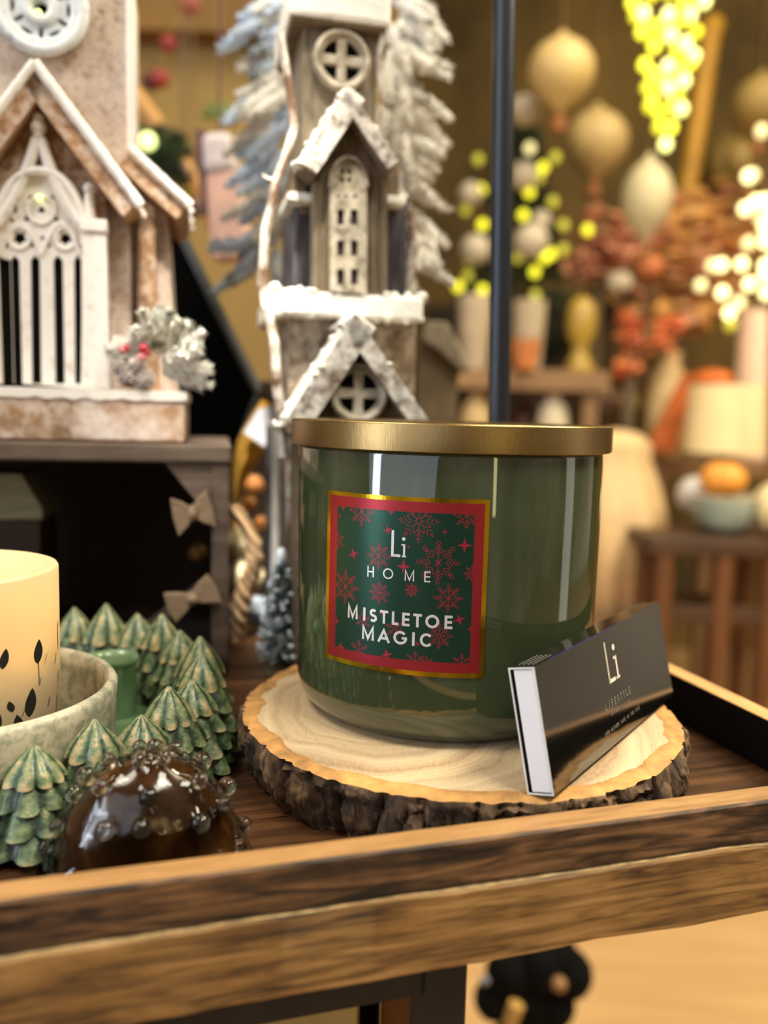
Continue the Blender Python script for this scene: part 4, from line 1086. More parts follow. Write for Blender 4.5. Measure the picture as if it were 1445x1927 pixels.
for (p0, p1) in (((520, 455), (392, 468)), ((500, 480), (405, 548)), ((478, 455), (400, 462)), ((490, 300), (430, 350)), ((470, 190), (424, 232)), ((470, 60), (415, 92)), ((480, 500), (430, 530))):
    sprig(fb2, p0, p1, FY, FY-.02, 90)
for i in range(46):                 # inner fill
    y0 = rnd.uniform(-60, 500); x0 = rnd.choice((rnd.uniform(470, 560), rnd.uniform(730, 800)))
    sprig(fw if x0 > 600 else rnd.choice((fw, fb2)), (x0, y0), (x0+rnd.uniform(-50, 50), y0+rnd.uniform(40, 90)), FY+.03, FY+.02, 70)
fw.build('white_branches', [m_fl_w, m_fl_g], ft)['kind'] = 'stuff'
fb2.build('blue_white_branches', [m_fl_b, m_fl_g], ft)['kind'] = 'stuff'

# ================================================================ SMALL BOTTLE-BRUSH TREE
m_bb = snowy('frosted_bristles', (40, 62, 52), (206, 214, 216), .52, 300, .9, .2, .5)
m_bbw = plain('snow_blobs', (206, 214, 222), .9, .08, 60)
m_bbd = plain('dark_green_bristles', (34, 58, 48), .9, .25, 200)
bt0 = at(527, 1262, .462); bb = thing('bottle_brush_tree', 'small frosted bottle-brush fir tree left of the green jar', 'christmas tree', (bt0.x, .462, 0))
s = mpp(.462); hB = at(524, 1040, .462).z; rnd = random.Random(2); br = MB()
z_ = .012
while z_ < hB-.002:
    u = (z_-.012)/(hB-.012); R_ = 47*s*(1-u)**.6*(.86+.14*math.sin(u*40))+.001
    for k in range(44):
        a = rnd.random()*2*PI; br.needle((0, 0, z_+rnd.uniform(-.0012, .0012)), (math.cos(a), math.sin(a), -.18+.45*u), R_*rnd.uniform(.85, 1.1), .0009, 0 if rnd.random() < .55 else 1)
    z_ += .0014
br.build('bristles', [m_bb, m_bbd], bb)['kind'] = 'stuff'
bl = MB()
for i in range(120):
    u = rnd.random()**1.2; R_ = 45*s*(1-u)**.6; a = rnd.random()*2*PI; r = rnd.uniform(.0006, .0012)
    bl.ell((R_*math.cos(a), R_*math.sin(a), .013+u*(hB-.014)), (r*1.2, r*1.2, r), 8, 6)
bl.ell((0, 0, hB-.002), (.0030, .0030, .0050), 10, 8)
bl.build('snow_flecks', m_bbw, bb, True)['kind'] = 'stuff'
MB().lathe([(0, .0004), (.0085, .0004), (.0085, .0035), (.003, .0055), (.0022, .013), (0, .013)], 20).build('base', m_twd, bb, True)

# ================================================================ POLE BEHIND THE JAR
t = NT('satin_black_metal'); n = t.noise(t.co(scale=(1, 1, .05)), 60, 3); t.set(color=t.ramp(n, [(.3, (52, 54, 60)), (.7, (66, 68, 74))]), metal=.8, rough=.36); m_pole = t.m
p0 = at(938, 800, .474); p1 = at(949, 0, .474); dr_ = (p1-p0)/(p1.z-p0.z); pb = p0-dr_*p0.z+Vector((0, 0, .0005))
pole = thing('display_pole', 'slim black metal pole rising behind the brass lid', 'pole', (pb.x, pb.y, 0))
MB().tube([Vector((0, 0, .003)), dr_*.2, dr_*.56], .0061, 24).build('shaft', m_pole, pole, True)
MB().lathe([(0, .0004), (.018, .0004), (.018, .003), (.008, .005), (0, .005)], 32).build('foot', m_pole, pole, True)

# ================================================================ THINGS BETWEEN CRATE AND TOWER
# black angular panel with a grey edge
PBY = .66
FB = Face((at(400, 800, PBY).x, PBY, 0), 0)
bpn = thing('angular_lantern', 'large black angular lantern with grey edge behind the church', 'lantern', FB.P)
q = FB.poly([(250, 845), (300, 330), (344, 452), (484, 738), (446, 842)]); q += [(q[4][0], 0), (q[0][0], 0)]
MB().plate(q, (), 0, .02).build('board', m_void, bpn, bevel=.001)
MB().tube([FB.P3(336, 420, .002), FB.P3(345, 448, .002), FB.P3(486, 736, .002)], .0040, 6).tube([FB.P3(486, 736, .002), FB.P3(447, 842, .002)], .0020, 6).build('edge_strip', plain('grey_edge', (74, 76, 80), .5, .15, 30), bpn, True)
m_goldp = plain('gold_paper', (196, 150, 66), .38, .22, 30, metal=.5)
GY = .57; FG = Face((at(470, 900, GY).x, GY, 0), 0)
gr = MB(); L_ = [(492, 752), (470, 785), (446, 830), (436, 880), (434, 960), (437, 1060)]; R2 = [(525, 765), (512, 800), (496, 848), (470, 890), (446, 945), (441, 1060)]
vs = []
for a, b in zip(L_, R2): vs += [FG.P3(*a, 0), FG.P3((a[0]+b[0])/2, (a[1]+b[1])/2, .006), FG.P3(*b, 0)]
for i in range(len(L_)-1):
    for k in (0, 1): gr.f.append((3*i+k, 3*i+k+1, 3*i+k+4, 3*i+k+3)); gr.m.append(0)
gr.v = [tuple(v_) for v_ in vs]
zmin = min(v_[2] for v_ in gr.v)
gob = gr.build('gold_ribbon', m_goldp, None, True); md = gob.modifiers.new('thick', 'SOLIDIFY'); md.thickness = .0008
tag(gob, 'curved gold ribbon hanging between the crate and timber tower', 'ribbon', FG.P)
tg_ = MB().plate(FG.poly([(457, 815), (486, 768), (519, 764), (522, 790), (498, 842)], .012), (), -.012, -.0114)
tag(tg_.build('price_tag', plain('white_tag_card', (214, 216, 224), .6, .03, 20)), 'blank white paper tag on the gold ribbon', 'tag', FG.P)
m_rope = NT('twisted_jute'); w = m_rope.n('ShaderNodeTexWave'); m_rope.l(m_rope.co(scale=(1, 1, 1), rot=(0, .7, 0)), w.inputs['Vector']); w.inputs['Scale'].default_value = 55; w.inputs['Distortion'].default_value = 2
m_rope.set(color=m_rope.ramp(w.outputs['Fac'], [(.2, (150, 116, 80)), (.6, (208, 170, 128)), (.9, (226, 192, 150))]), rough=.85); m_rope.bump(w.outputs['Fac'], .8, .002)
rp = MB(); RY = .535; FR = Face((at(460, 1240, RY).x, RY, 0), 0)
P_ = [(440, 952), (462, 985), (478, 1020), (480, 1050), (470, 1090), (452, 1140), (440, 1190), (436, 1232)]
cur = []
for i in range(len(P_)-1):
    for k in range(8):
        u = k/8; cur.append((P_[i][0]+(P_[i+1][0]-P_[i][0])*u, P_[i][1]+(P_[i+1][1]-P_[i][1])*u))
for st in range(3):
    pts = []; 
    for i, p in enumerate(cur):
        q = FR.P3(*p, 0); rr = .0022+.0016*i/len(cur); a = i*.55+st*2*PI/3
        pts.append(q+Vector((math.cos(a)*rr, math.sin(a)*rr, 0)))
    rp.tube(pts, [.0022+.0018*i/len(cur) for i in range(len(cur))], 8)
ro_ = rp.build('jute_rope', m_rope.m, None, True); tag(ro_, 'thick twisted jute rope hanging beside the crate post', 'rope', FR.P)
def ball(name, label, cat, px, py, Y, r_px, mat, sq=1.0, capm=None, group=None, capname='cap', rib=0, cord=False, stemz=None):
    c = at(px, py, Y); r = r_px*mpp(Y)
    o = thing(name, label, cat, c, 0, group)
    fn = (lambda q: 1+.07*math.cos(rib*math.atan2(q.y, q.x))*math.sqrt(max(0, 1-q.z*q.z))) if rib else None
    MB().ell((0, 0, 0), (r, r, r*sq), 32 if rib else 24, 16, fn=fn).build('body', mat, o, True)
    if cord: MB().tube([(0, 0, r*sq*.9), (0, 0, 1.9995-c.z)], .0012, 5).build('cord', m_capb, o)
    if stemz is not None: MB().tube([(0, 0, -r*sq*.9), (0, 0, stemz-c.z)], .006, 6).build('stem', m_capb, o)
    if capm: MB().tube([(0, 0, r*sq*.92), (r*.05, 0, r*sq*1.12), (r*.12, 0, r*sq*1.3)], [r*.16, r*.12, r*.08], 10).build(capname, capm, o, True)
    return o
m_cream = plain('cream_matte', (236, 222, 180), .6, .08, 30); m_orange = plain('burnt_orange', (206, 136, 78), .55, .2, 40); m_capb = plain('brown_cap', (96, 66, 36), .6, .2, 40)
ball('bauble', 'cream bauble by the rope, upper of two', 'bauble', 452, 1018, .60, 31, m_cream, .86, m_capb, 'cream baubles by the rope')
ball('bauble', 'cream bauble by the rope, lower of two', 'bauble', 462, 1082, .60, 36, m_cream, .9, m_capb, 'cream baubles by the rope')
ball('bauble', 'orange bauble below the gold ribbon', 'bauble', 478, 912, .63, 19, m_orange, 1, m_capb)
ball('bauble', 'brownish gold bauble under the orange bauble by the ribbon', 'bauble', 468, 948, .645, 16, plain('bronze', (140, 92, 36), .4, .2, 40, metal=.4), 1, m_capb)
ball('bauble', 'orange bauble touching the timber tower beside the rope', 'bauble', 492, 984, .62, 13, m_orange, 1, m_capb)
ball('bauble', 'peach bauble above the upper cream bauble', 'bauble', 448, 985, .625, 18, plain('peach', (196, 140, 92), .55, .12, 40), .9, m_capb)
ball('bauble', 'amber bauble deep inside the crate', 'bauble', 372, 1040, .555, 18, plain('dim_amber', (120, 80, 34), .5, .2, 40), 1, m_capb)
c = at(488, 1165, .575)
o = MB().ell((0, 0, 0), (.012, .008, .016), 14, 10, fn=lambda q: 1+.15*noise.noise(q*3)).build('frosted_bauble', plain('pale_blue_frost', (160, 170, 186), .7, .1, 60), None, True); tag(o, 'pale blue frosted bauble behind the bottle-brush tree', 'bauble', c)
# dark brown backing box added on the tray to close the open gap
c = at(470, 1240, .70)
tag(MB().box(-.01, .085, 0, .02, .0003, .17).build('backing_box', plain('dark_brown_card', (62, 46, 30), .7, .25, 20), bevel=.002), 'dark brown backing box added behind the baubles and rope', 'box', (c.x, .665, 0))

# ================================================================ LEFT BACKGROUND
m_stick = plain('tan_stick', (186, 136, 74), .6, .15, 30)
LY = 1.1
st = MB().tube([Vector((at(225, 130, LY).x, LY, 1.9995)), at(225, 130, LY), at(262, 190, LY), at(290, 232, LY), at(330, 290, LY), at(372, 352, LY), at(420, 460, LY+.02)], [.008, .010, .010, .012, .012, .010, .009], 10)
o = st.build('bamboo_stick', m_stick, None, True); tag(o, 'tan bamboo stick hanging diagonally behind the church roof', 'stick')
m_green = plain('dark_fir_green', (42, 56, 26), .8, .3, 60); rnd = random.Random(4)
g = thing('dark_fir_tree', 'dark green fir with one lit bulb behind the church roof', 'christmas tree', at(290, 290, 1.0))
MB().tube([(0, .01, 0), (0, .01, FLOOR-g.location.z+.001)], [.010, .014], 8).build('trunk', m_stick, g, True)
mb = MB(); s = mpp(1.0)
for i in range(26):
    a = rnd.random()*2*PI; L = rnd.uniform(30, 62)*s; c = Vector((rnd.uniform(-22, 30)*s, rnd.uniform(-.01, .02), rnd.uniform(-40, 25)*s))
    mb.tuft(c, c+Vector((math.cos(a)*L, rnd.uniform(-.01, .01), math.sin(a)*L)), 70, .016, .0014, rnd)
mb.build('foliage', m_green, g)['kind'] = 'stuff'
mbulb = glow('pale_green_bulb', (206, 220, 140), 2.6)
MB().ell(at(278, 266, .985)-g.location, .0095, 14, 10).build('light', mbulb, g, True)
ball('bauble', 'mauve bauble under the dark garland', 'bauble', 342, 326, 1.02, 18, plain('mauve', (150, 116, 104), .5, .1, 40), 1, m_capb, cord=True)
ball('bauble', 'dull plum bauble between wing roof and pink stocking', 'bauble', 364, 392, 1.05, 18, plain('plum', (70, 46, 48), .5, .1, 40), 1, m_capb, cord=True)
ball('bauble', 'mustard bauble just above the wing roof end', 'bauble', 350, 362, 1.14, 15, plain('mustard', (176, 148, 48), .5, .1, 40), 1, m_capb, cord=True)
m_pink = plain('pink_felt', (196, 156, 138), .9, .08, 30); m_pinkw = plain('white_fleece', (206, 192, 190), .95, .08, 40); m_purp = plain('purple_trim', (92, 58, 62), .8, .12, 40)
SY = .80; FS = Face(at(420, 360, SY), 0)
sk = thing('pink_stocking', 'pink felt stocking with pale cuff and purple edge beside the flocked tree', 'stocking', FS.P)
MB().plate(FS.poly([(388, 330), (446, 320), (462, 380), (474, 450), (462, 492), (400, 494), (396, 420)]), (), -.012, .012).build('leg', m_pink, sk, bevel=.006)
MB().plate(FS.poly([(384, 258), (440, 254), (450, 326), (388, 336)]), (), -.016, .016).build('cuff', m_pinkw, sk, bevel=.007)
MB().tube([FS.P3(412, 256, 0), Vector((FS.P3(412, 256, 0).x, 0, 1.9995-FS.P.z))], .0012, 5).build('hanging_loop', m_purp, sk)
MB().tube([FS.P3(378, 246, .0), FS.P3(378, 300, .0), FS.P3(384, 345, .0), FS.P3(392, 405, .0)], .0042, 8).build('trim', m_purp, sk, True)
m_redl = plain('red_leaf', (126, 34, 32), .6, .25, 60); m_redp = plain('coral_petal', (146, 62, 46), .6, .2, 60); m_dkl = plain('dark_leaf', (62, 34, 16), .7, .2, 60)
vine = thing('berry_vine', 'hanging vine with three red berries against the ochre wall', 'vine', at(310, 150, 1.35))
V0 = vine.location
MB().tube([Vector((at(366, -60, 1.35).x-V0.x, 0, 1.9995-V0.z)), at(366, -60, 1.35)-V0, at(350, 12, 1.35)-V0, at(316, 80, 1.35)-V0, at(296, 148, 1.35)-V0], .0014, 6).build('stem', plain('tan_stem', (140, 104, 54), .7, .2, 60), vine, True)
for (px, py, r, m) in ((356, 10, 20, m_redp), (316, 82, 16, m_redl), (299, 148, 19, m_redl)):
    MB().ell(at(px, py, 1.35)-V0, (r*mpp(1.35), r*mpp(1.35)*.8, r*mpp(1.35)*.9), 14, 10).build('berry', m, vine, True)
MB().ell(at(284, 154, 1.36)-V0, (.016, .008, .014), 12, 8).build('leaf', m_dkl, vine, True)
sp2 = thing('holly_sprig', 'small green sprig left of the flocked tree', 'sprig', at(412, 218, 1.2)); MB().tube([(0, 0, .002), (0, 0, 1.9995-sp2.location.z)], .0012, 5).build('stem', m_stick, sp2)
mb = MB()
for i in range(6):
    a = rad(-20+i*40); mb.ell((math.cos(a)*.012, 0, math.sin(a)*.008), (.014, .004, .006), 10, 6, M=Matrix.Rotation(-a, 3, 'Y'))
mb.build('leaves', plain('sprig_green', (96, 108, 44), .6, .25, 60), sp2, True)

# grey birdhouse roof behind the tower, right
BY = .78; bh = thing('birdhouse', 'grey sloped-roof birdhouse right of the timber tower', 'birdhouse', (at(835, 700, BY).x, BY, .0))
FBH = Face(bh.location, 0)
MB().plate(FBH.poly([(800, 604), (842, 606), (886, 694), (868, 700), (826, 660), (796, 640)], .03), (), -.03, .03).build('roof', m_tw, bh, bevel=.002)
qq = FBH.poly([(790, 640), (828, 662), (862, 700), (862, 760), (790, 760)], .02); qq[3] = (qq[3][0], .0003); qq[4] = (qq[4][0], .0003)
MB().plate(qq, (), -.02, .025).build('wall', m_twd, bh)

# ================================================================ RIGHT BACKGROUND
def table(name, label, x0p, x1p, yp, Y, dep, mat, thick=.03, legs=True, shelf=None, z_over=None):
    a = at(x0p, yp, Y); b = at(x1p, yp, Y); zt = a.z if z_over is None else z_over
    o = thing(name, label, 'table', (a.x, Y, FLOOR)); w = b.x-a.x; h = zt-FLOOR
    MB().box(0, w, 0, dep, h-thick, h).build('top', mat, o, bevel=.003)
    for (x, y) in ((.02, .02), (w-.055, .02), (.02, dep-.055), (w-.055, dep-.055)):
        MB().box(x, x+.035, y, y+.035, .0, h-thick).build('leg', mat, o, bevel=.002)
    if shelf is not None: MB().box(.0, w, .01, dep-.01, shelf-FLOOR-.025, shelf-FLOOR).build('shelf', mat, o, bevel=.002)
    return o, zt
m_shelf = wood('mid_brown_shelf', [(.3, (112, 82, 52)), (.6, (140, 106, 70)), (.8, (160, 124, 84))], scale=5, stretch=8, rough=.6)
m_dkw = wood('dark_walnut', [(.3, (48, 32, 20)), (.6, (78, 52, 32)), (.8, (96, 66, 40))], scale=5, stretch=8, rough=.5)
T1Y = 2.0; _, T1Z = table('shelf_table', 'mid brown two-tier display table carrying the lit green tree', 800, 1150, 690, T1Y, .42, m_shelf, .048, shelf=at(1000, 840, T1Y).z)
SH1 = at(1000, 840, T1Y).z
def jug(name, label, cat, px0, px1, py0, py1, Y, mat, prof, base=None, partname='body', extra=None):
    """turned vessel between pixel bounds; prof in (0..1 radius, 0..1 height)"""
    c = at((px0+px1)/2, py1, Y); tz = at((px0+px1)/2, py0, Y).z; r = (px1-px0)/2*mpp(Y); z0 = c.z if base is None else base
    o = thing(name, label, cat, (c.x, Y, z0)); h = tz-z0
    MB().lathe([(p[0]*r, p[1]*h) for p in prof], 28).build(partname, mat, o, True, ang=50)
    return o, r, h
POT = [(0, 0), (.78, 0), (.82, .03), (1, .92), (1, 1), (.9, 1), (.86, .9), (0, .9)]
VASE = [(0, 0), (.6, 0), (.9, .2), (1, .45), (.8, .75), (.42, .9), (.5, 1), (.42, 1), (.3, .88), (0, .85)]
m_potc = plain('stone_white_pot', (178, 160, 134), .7, .08, 20)
m_white2 = plain('warm_white_ceramic', (212, 196, 168), .5, .06, 20)
o, r, h = jug('planter', 'pale stone planter under the lit green tree, left of pole', 'planter', 858, 922, 556, 690, T1Y+.055, m_potc, POT, T1Z+.0005)
o, r, h = jug('planter', 'pale stone planter right of the black pole', 'planter', 962, 1022, 566, 690, T1Y+.055, m_potc, POT, T1Z+.0005)
# tree with yellow lights
m_gtree = plain('christmas_tree_green', (44, 50, 28), .85, .35, 40)
gt = thing('lit_green_tree', 'dark green christmas tree with yellow lights behind the pole', 'christmas tree', (at(960, 690, T1Y+.30).x, T1Y+.30, T1Z+.0005))
rnd = random.Random(31); mb = MB(); G0 = gt.location; Hh = at(965, 190, T1Y+.26).z-G0.z
for i in range(150):
    u = rnd.random()**1.1; z = .10*Hh+u*.88*Hh; R_ = (118*(1-u)**.8+8)*mpp(2.26); a = rnd.random()*2*PI
    c = Vector((0, 0, z)); tip = Vector((R_*math.cos(a), R_*math.sin(a)*.8, z-.10*R_))
    mb.tuft(c.lerp(tip, .3), tip, 34, .045, .004, rnd, spread=.9)
mb.build('branches', m_gtree, gt)['kind'] = 'stuff'
MB().tube([(0, 0, 0), (0, 0, Hh*.9)], [.018, .006], 10).build('trunk', m_twd, gt, True)
m_by = glow('yellow_bulb', (206, 200, 44), 2.3); m_by2 = glow('dim_yellow_bulb', (176, 170, 56), 1.0); m_bw = glow('warm_white_bulb', (255, 242, 172), 2.8); m_bwd = glow('soft_white_bulb', (226, 212, 150), 1.7); m_bg = glow('lime_bulb', (236, 230, 60), 2.6); m_bg2 = glow('pale_lime_bulb', (242, 244, 150), 2.7)
bulb_me = {}
def bulb(parent, px, py, Y, r, mat):
    key = (mat.name, r)
    if key not in bulb_me:
        b_ = MB().ell((0, 0, 0), (r, r, r*1.1), 14, 10).build('bulb', mat, parent, True); bulb_me[key] = b_.data
    else:
        b_ = bpy.data.objects.new('bulb', bulb_me[key]); col.objects.link(b_); b_.parent = parent
    b_.location = at(px, py, Y)-parent.location
for (px, py, m) in ((997, 279, m_bwd), (1022, 315, m_by), (996, 362, m_by), (985, 405, m_by), (1022, 412, m_bwd), (1060, 424, m_by2), (1106, 433, m_by), (905, 357, m_by), (908, 423, m_by), (878, 470, m_by), (884, 492, m_by2), (1037, 478, m_by), (1024, 486, m_by), (1006, 512, m_by),
        (862, 540, m_by), (908, 546, m_by), (1007, 556, m_by2), (1045, 296, m_by2), (900, 300, m_by2), (876, 395, m_by2), (1014, 335, m_by2), (975, 485, m_by2), (1040, 380, m_by2), (1060, 470, m_by2), (880, 520, m_by2)):
    bulb(gt, px, py, T1Y+.15, .0118, m)
m_orn = plain('grey_white_bauble', (186, 172, 150), .5, .06, 20)
for (px, py, r) in ((985, 330, 26), (1000, 455, 32), (895, 470, 28), (985, 208, 27), (885, 365, 22), (1018, 415, 18)):
    MB().ell(at(px, py, T1Y+.13)-G0, r*mpp(2.13), 16, 12).build('white_bauble', m_orn, gt, True)
# things on the table
o, r, h = jug('terracotta_dish', 'orange terracotta dish right of the pole on the table', 'dish', 958, 1014, 640, 690, T1Y-.005, plain('terracotta', (186, 112, 58), .6, .1, 20), [(0, 0), (.7, 0), (1, .9), (1, 1), (.9, 1), (.6, .2), (0, .2)], T1Z+.0005)
o, r, h = jug('brass_lamp', 'mustard glass bottle vase standing on the brown display table', 'vase', 1062, 1118, 560, 690, T1Y+.08, plain('mustard_glass', (170, 138, 56), .3, .12, 20), [(0, 0), (.9, 0), (1, .06), (.62, .2), (.5, .34), (.9, .5), (1, .7), (.85, .9), (.4, 1), (0, 1)], T1Z+.0005)
o.name = 'bottle_vase'
o, r, h = jug('white_vase', 'rounded white vase above the lid on the lower tier', 'vase', 1008, 1068, 742, 840, T1Y+.06, m_white2, VASE, SH1+.0005)
o, r, h = jug('cream_jar', 'cream ginger jar just left of the pole above the lid', 'jar', 862, 926, 740, 840, T1Y+.06, plain('cream_jar_glaze', (196, 166, 114), .5, .06, 20), VASE, SH1+.0005)
o, r, h = jug('brown_jar', 'reddish brown jar right of the pole on the lower tier', 'jar', 960, 1006, 748, 840, T1Y+.16, plain('brown_glaze', (92, 46, 22), .4, .1, 20), VASE, SH1+.0005)
tag(MB().box(-.42, .06, 0, .02, 0, .40).build('dark_backboard', plain('dark_brown_board', (58, 44, 34), .8, .2, 8), bevel=.002), 'dark brown backboard behind the display table', 'board', (at(1060, 700, 2.6).x, 2.72, FLOOR)).scale = (1, 1, 3.1)

# hanging cream baubles
m_bau = plain('cream_gold_bauble', (192, 164, 108), .5, .06, 12); m_bauw = plain('pale_cream_bauble', (192, 178, 142), .5, .06, 12); m_baud = plain('dim_olive_cream', (150, 124, 66), .6, .08, 12); m_cord = plain('thin_cord', (110, 80, 40), .8, .1, 30); m_tas = plain('rust_tassel', (136, 80, 30), .7, .1, 30)
ONION = [(0, -1.25), (.10, -1.2), (.22, -1.02), (.62, -.78), (.92, -.38), (1, .02), (.93, .36), (.70, .68), (.40, .88), (.18, 1.02), (.08, 1.16), (0, 1.2)]
for (px, py, r, sy, Y, m, lbl) in ((1056, 135, 60, 1, 2.0, m_bau, 'large cream onion-shaped bauble beside the pole, topmost and leftmost'), (1122, 266, 57, 1, 2.45, m_bau, 'cream onion-shaped bauble lower right of the topmost one'),
        (1218, 372, 46, 1.45, 2.0, m_bauw, 'pale elongated hanging bauble below the light cluster'), (1366, 306, 36, 1.3, 3.15, m_baud, 'dim olive hanging bauble right of the yellow post'), (1432, 195, 50, 1, 2.4, m_baud, 'olive cream hanging bauble at the right edge'),
        (1392, 300, 28, 1.2, 2.7, m_baud, 'small dull hanging bauble behind the dim olive one')):
    c = at(px, py, Y); s = r*mpp(Y); o = thing('hanging_bauble', lbl, 'bauble', c, 0, 'cream hanging baubles')
    MB().lathe([(p[0]*s, p[1]*s*sy) for p in ONION], 32).build('body', m, o, True)
    MB().tube([(0, 0, 1.18*s*sy), (0, 0, 2.0-c.z)], .0016, 6).build('cord', m_cord, o)
    MB().tube([(0, 0, -1.2*s*sy), (0, 0, -1.38*s*sy), (0, 0, -1.72*s*sy)], [s*.12, s*.2, s*.26], 10).build('tassel', m_tas, o, True)
# yellow post
a = at(1340, 50, 2.85); b = at(1288, 395, 2.85)
yp = thing('yellow_post', 'slanting mustard yellow post behind the hanging lights', 'post', (b.x, b.y, b.z))
d_ = (a-b).normalized(); MB().tube([-d_*.02, (a-b)*.5, (a-b)*1.0], [.030, .031, .032], 16).ell((a-b), .037, 16, 10).build('shaft', plain('mustard_paint', (196, 144, 38), .5, .1, 10), yp, True)
MB().tube([(0, 0, -.01), (-.02, 0, -.3), (-.03, 0, FLOOR-b.z)], .02, 12).build('lower_shaft', m_shelf, yp, True)
# hanging light cluster
hl_ = thing('hanging_light_cluster', 'tapering cluster of lime yellow fairy lights hanging from above', 'string lights', at(1255, 120, 1.75)); rnd = random.Random(8)
sk_ = MB(); sk_.tube([at(1268, -60, 1.75)-hl_.location, at(1262, 60, 1.75)-hl_.location, at(1256, 180, 1.75)-hl_.location, at(1252, 272, 1.75)-hl_.location], .003, 6)
sk_.tube([at(1268, -60, 1.75)-hl_.location, Vector((.02, 0, 2.0-hl_.location.z))], .002, 6)
sk_.build('wire', plain('green_wire', (90, 90, 30), .6, .1, 30), hl_, True)
pts = [(1252, 272), (1262, 240), (1282, 205), (1265, 198), (1258, 165), (1287, 152), (1213, 122), (1257, 125), (1298, 118), (1305, 105), (1290, 82), (1231, 86), (1262, 66), (1208, 60), (1210, 25), (1258, 28), (1285, 35), (1298, 28), (1288, 5), (1325, 2),
       (1240, 215), (1228, 190), (1218, 165), (1240, 150), (1275, 180), (1272, 95), (1235, 50), (1310, 60), (1190, 5), (1225, -10), (1260, -12), (1312, -20), (1196, 30), (1276, 130), (1222, 200), (1240, 240), (1228, 140)]
for i, (px, py) in enumerate(pts): bulb(hl_, px, py, 1.72 if i < 20 else 1.80, .0112, m_bg if i % 5 in (1, 3) else (m_bg2 if i < 20 else m_by))
# right white lights
rl = thing('white_light_branch', 'branch of warm white fairy lights at the right edge', 'string lights', at(1420, 480, 1.7))
for (px, py, m) in ((1433, 247, m_bwd), (1408, 332, m_bw), (1416, 330, m_bwd), (1402, 393, m_bw), (1422, 380, m_bw), (1440, 378, m_bw), (1432, 412, m_bwd), (1440, 430, m_bw), (1408, 458, m_bwd), (1440, 455, m_bw), (1357, 499, m_bw), (1340, 500, m_bwd), (1395, 497, m_bw), (1318, 537, m_bwd),
        (1359, 551, m_bw), (1410, 535, m_bw), (1440, 500, m_bw), (1440, 520, m_bw), (1442, 552, m_bw), (1372, 589, m_bw), (1390, 570, m_bwd), (1374, 612, m_by2), (1455, 400, m_bw), (1460, 480, m_bw)): bulb(rl, px, py, 1.68, .0112, m)
tw_ = MB(); R0 = rl.location
for p in ((1318, 537), (1359, 551), (1372, 589), (1357, 499), (1395, 497), (1402, 393), (1408, 332), (1433, 247)):
    e = at(*p, 1.69)-R0; s0 = at(1450, 560, 1.72)-R0; tw_.tube([s0, s0.lerp(e, .5)+Vector((0, 0, .02)), e], [.004, .003, .0015], 6)
tw_.tube([at(1450, 560, 1.72)-R0, at(1452, 860, 1.74)-R0, Vector((at(1452, 860, 1.74).x-R0.x, .04, FLOOR-R0.z))], [.005, .009, .012], 8)
tw_.build('twigs', plain('bare_twig', (120, 86, 50), .8, .2, 30), rl, True)
# autumn foliage
FLY = 2.35
def clump(name, label, cat, blobs, Y, mats, n=26, leafs=.026, vase=None, base=None):
    c = at(blobs[0][0], blobs[0][1], Y); o = thing(name, label, cat, c); rn = random.Random(int(blobs[0][0])); mb = MB()
    for (px, py, r) in blobs:
        cc = at(px, py, Y)-c; R_ = r*mpp(Y)
        for i in range(n):
            q = Vector((rn.gauss(0, .5), rn.gauss(0, .35), rn.gauss(0, .5)))*R_
            M = Matrix.Rotation(rn.random()*6, 3, 'Z') @ Matrix.Rotation(rn.random()*6, 3, 'X')
            mb.ell(cc+q, (leafs*rn.uniform(.6, 1.2), leafs*.25, leafs*rn.uniform(.5, .9)), 8, 5, rn.randrange(len(mats)), M)
    l_ = mb.build('foliage', mats, o, True); l_['kind'] = 'stuff'
    lowest = min(b[1] for b in blobs); return o, c
mr1, mr2, mr3 = plain('dusty_rose_leaf', (190, 130, 98), .7, .2, 20), plain('brick_leaf', (166, 92, 70), .7, .2, 20), plain('amber_leaf', (206, 150, 80), .7, .2, 20)
mr4, mr5, mr6 = plain('tan_leaf', (186, 142, 90), .7, .2, 20), plain('dark_maroon_leaf', (88, 54, 38), .7, .2, 20), plain('orange_leaf', (206, 96, 42), .7, .2, 20)
T3Y = 2.25; _, T3Z = table('sideboard', 'pale wood sideboard behind the cream lampshade', 1150, 1500, 860, T3Y-.12, .5, m_shelf, .04)
def stem_to(o, c, zt): MB().tube([(0, 0, 0), (0, .0, zt-c.z)], [.012, .016], 8).build('stem', m_twd, o, True)
for args in (('autumn_bouquet', 'dusty rose and brick red autumn bouquet left of the yellow post', 'bouquet', [(1130, 480, 52), (1165, 465, 45), (1105, 505, 32), (1190, 430, 34)], 2.42, [mr1, mr2, mr1], 26, .030),
             ('autumn_bouquet', 'amber and tan autumn foliage under the yellow post', 'bouquet', [(1290, 470, 80), (1345, 430, 70), (1250, 440, 45), (1330, 530, 70), (1240, 560, 60), (1285, 590, 50)], 2.62, [mr3, mr4, mr3, mr1], 60, .040),
             ('autumn_bouquet', 'dark maroon leaves under the rose bouquet', 'bouquet', [(1150, 560, 50), (1120, 580, 40), (1180, 590, 40)], 2.86, [mr5, mr5, mr4])):
    o, c = clump(*args); stem_to(o, c, T3Z if args[3][0][0] > 1140 or True else 0)
ball('flower_head', 'white flower head in the autumn foliage', 'flower', 1166, 532, 2.16, 23, m_white2, .9, m_capb, capname='tip', stemz=T3Z)
ball('flower_head', 'orange flower head right of the white flower', 'flower', 1222, 505, 2.26, 26, plain('orange_petals', (190, 108, 62), .6, .12, 30), .9, m_capb, capname='tip', stemz=T3Z)
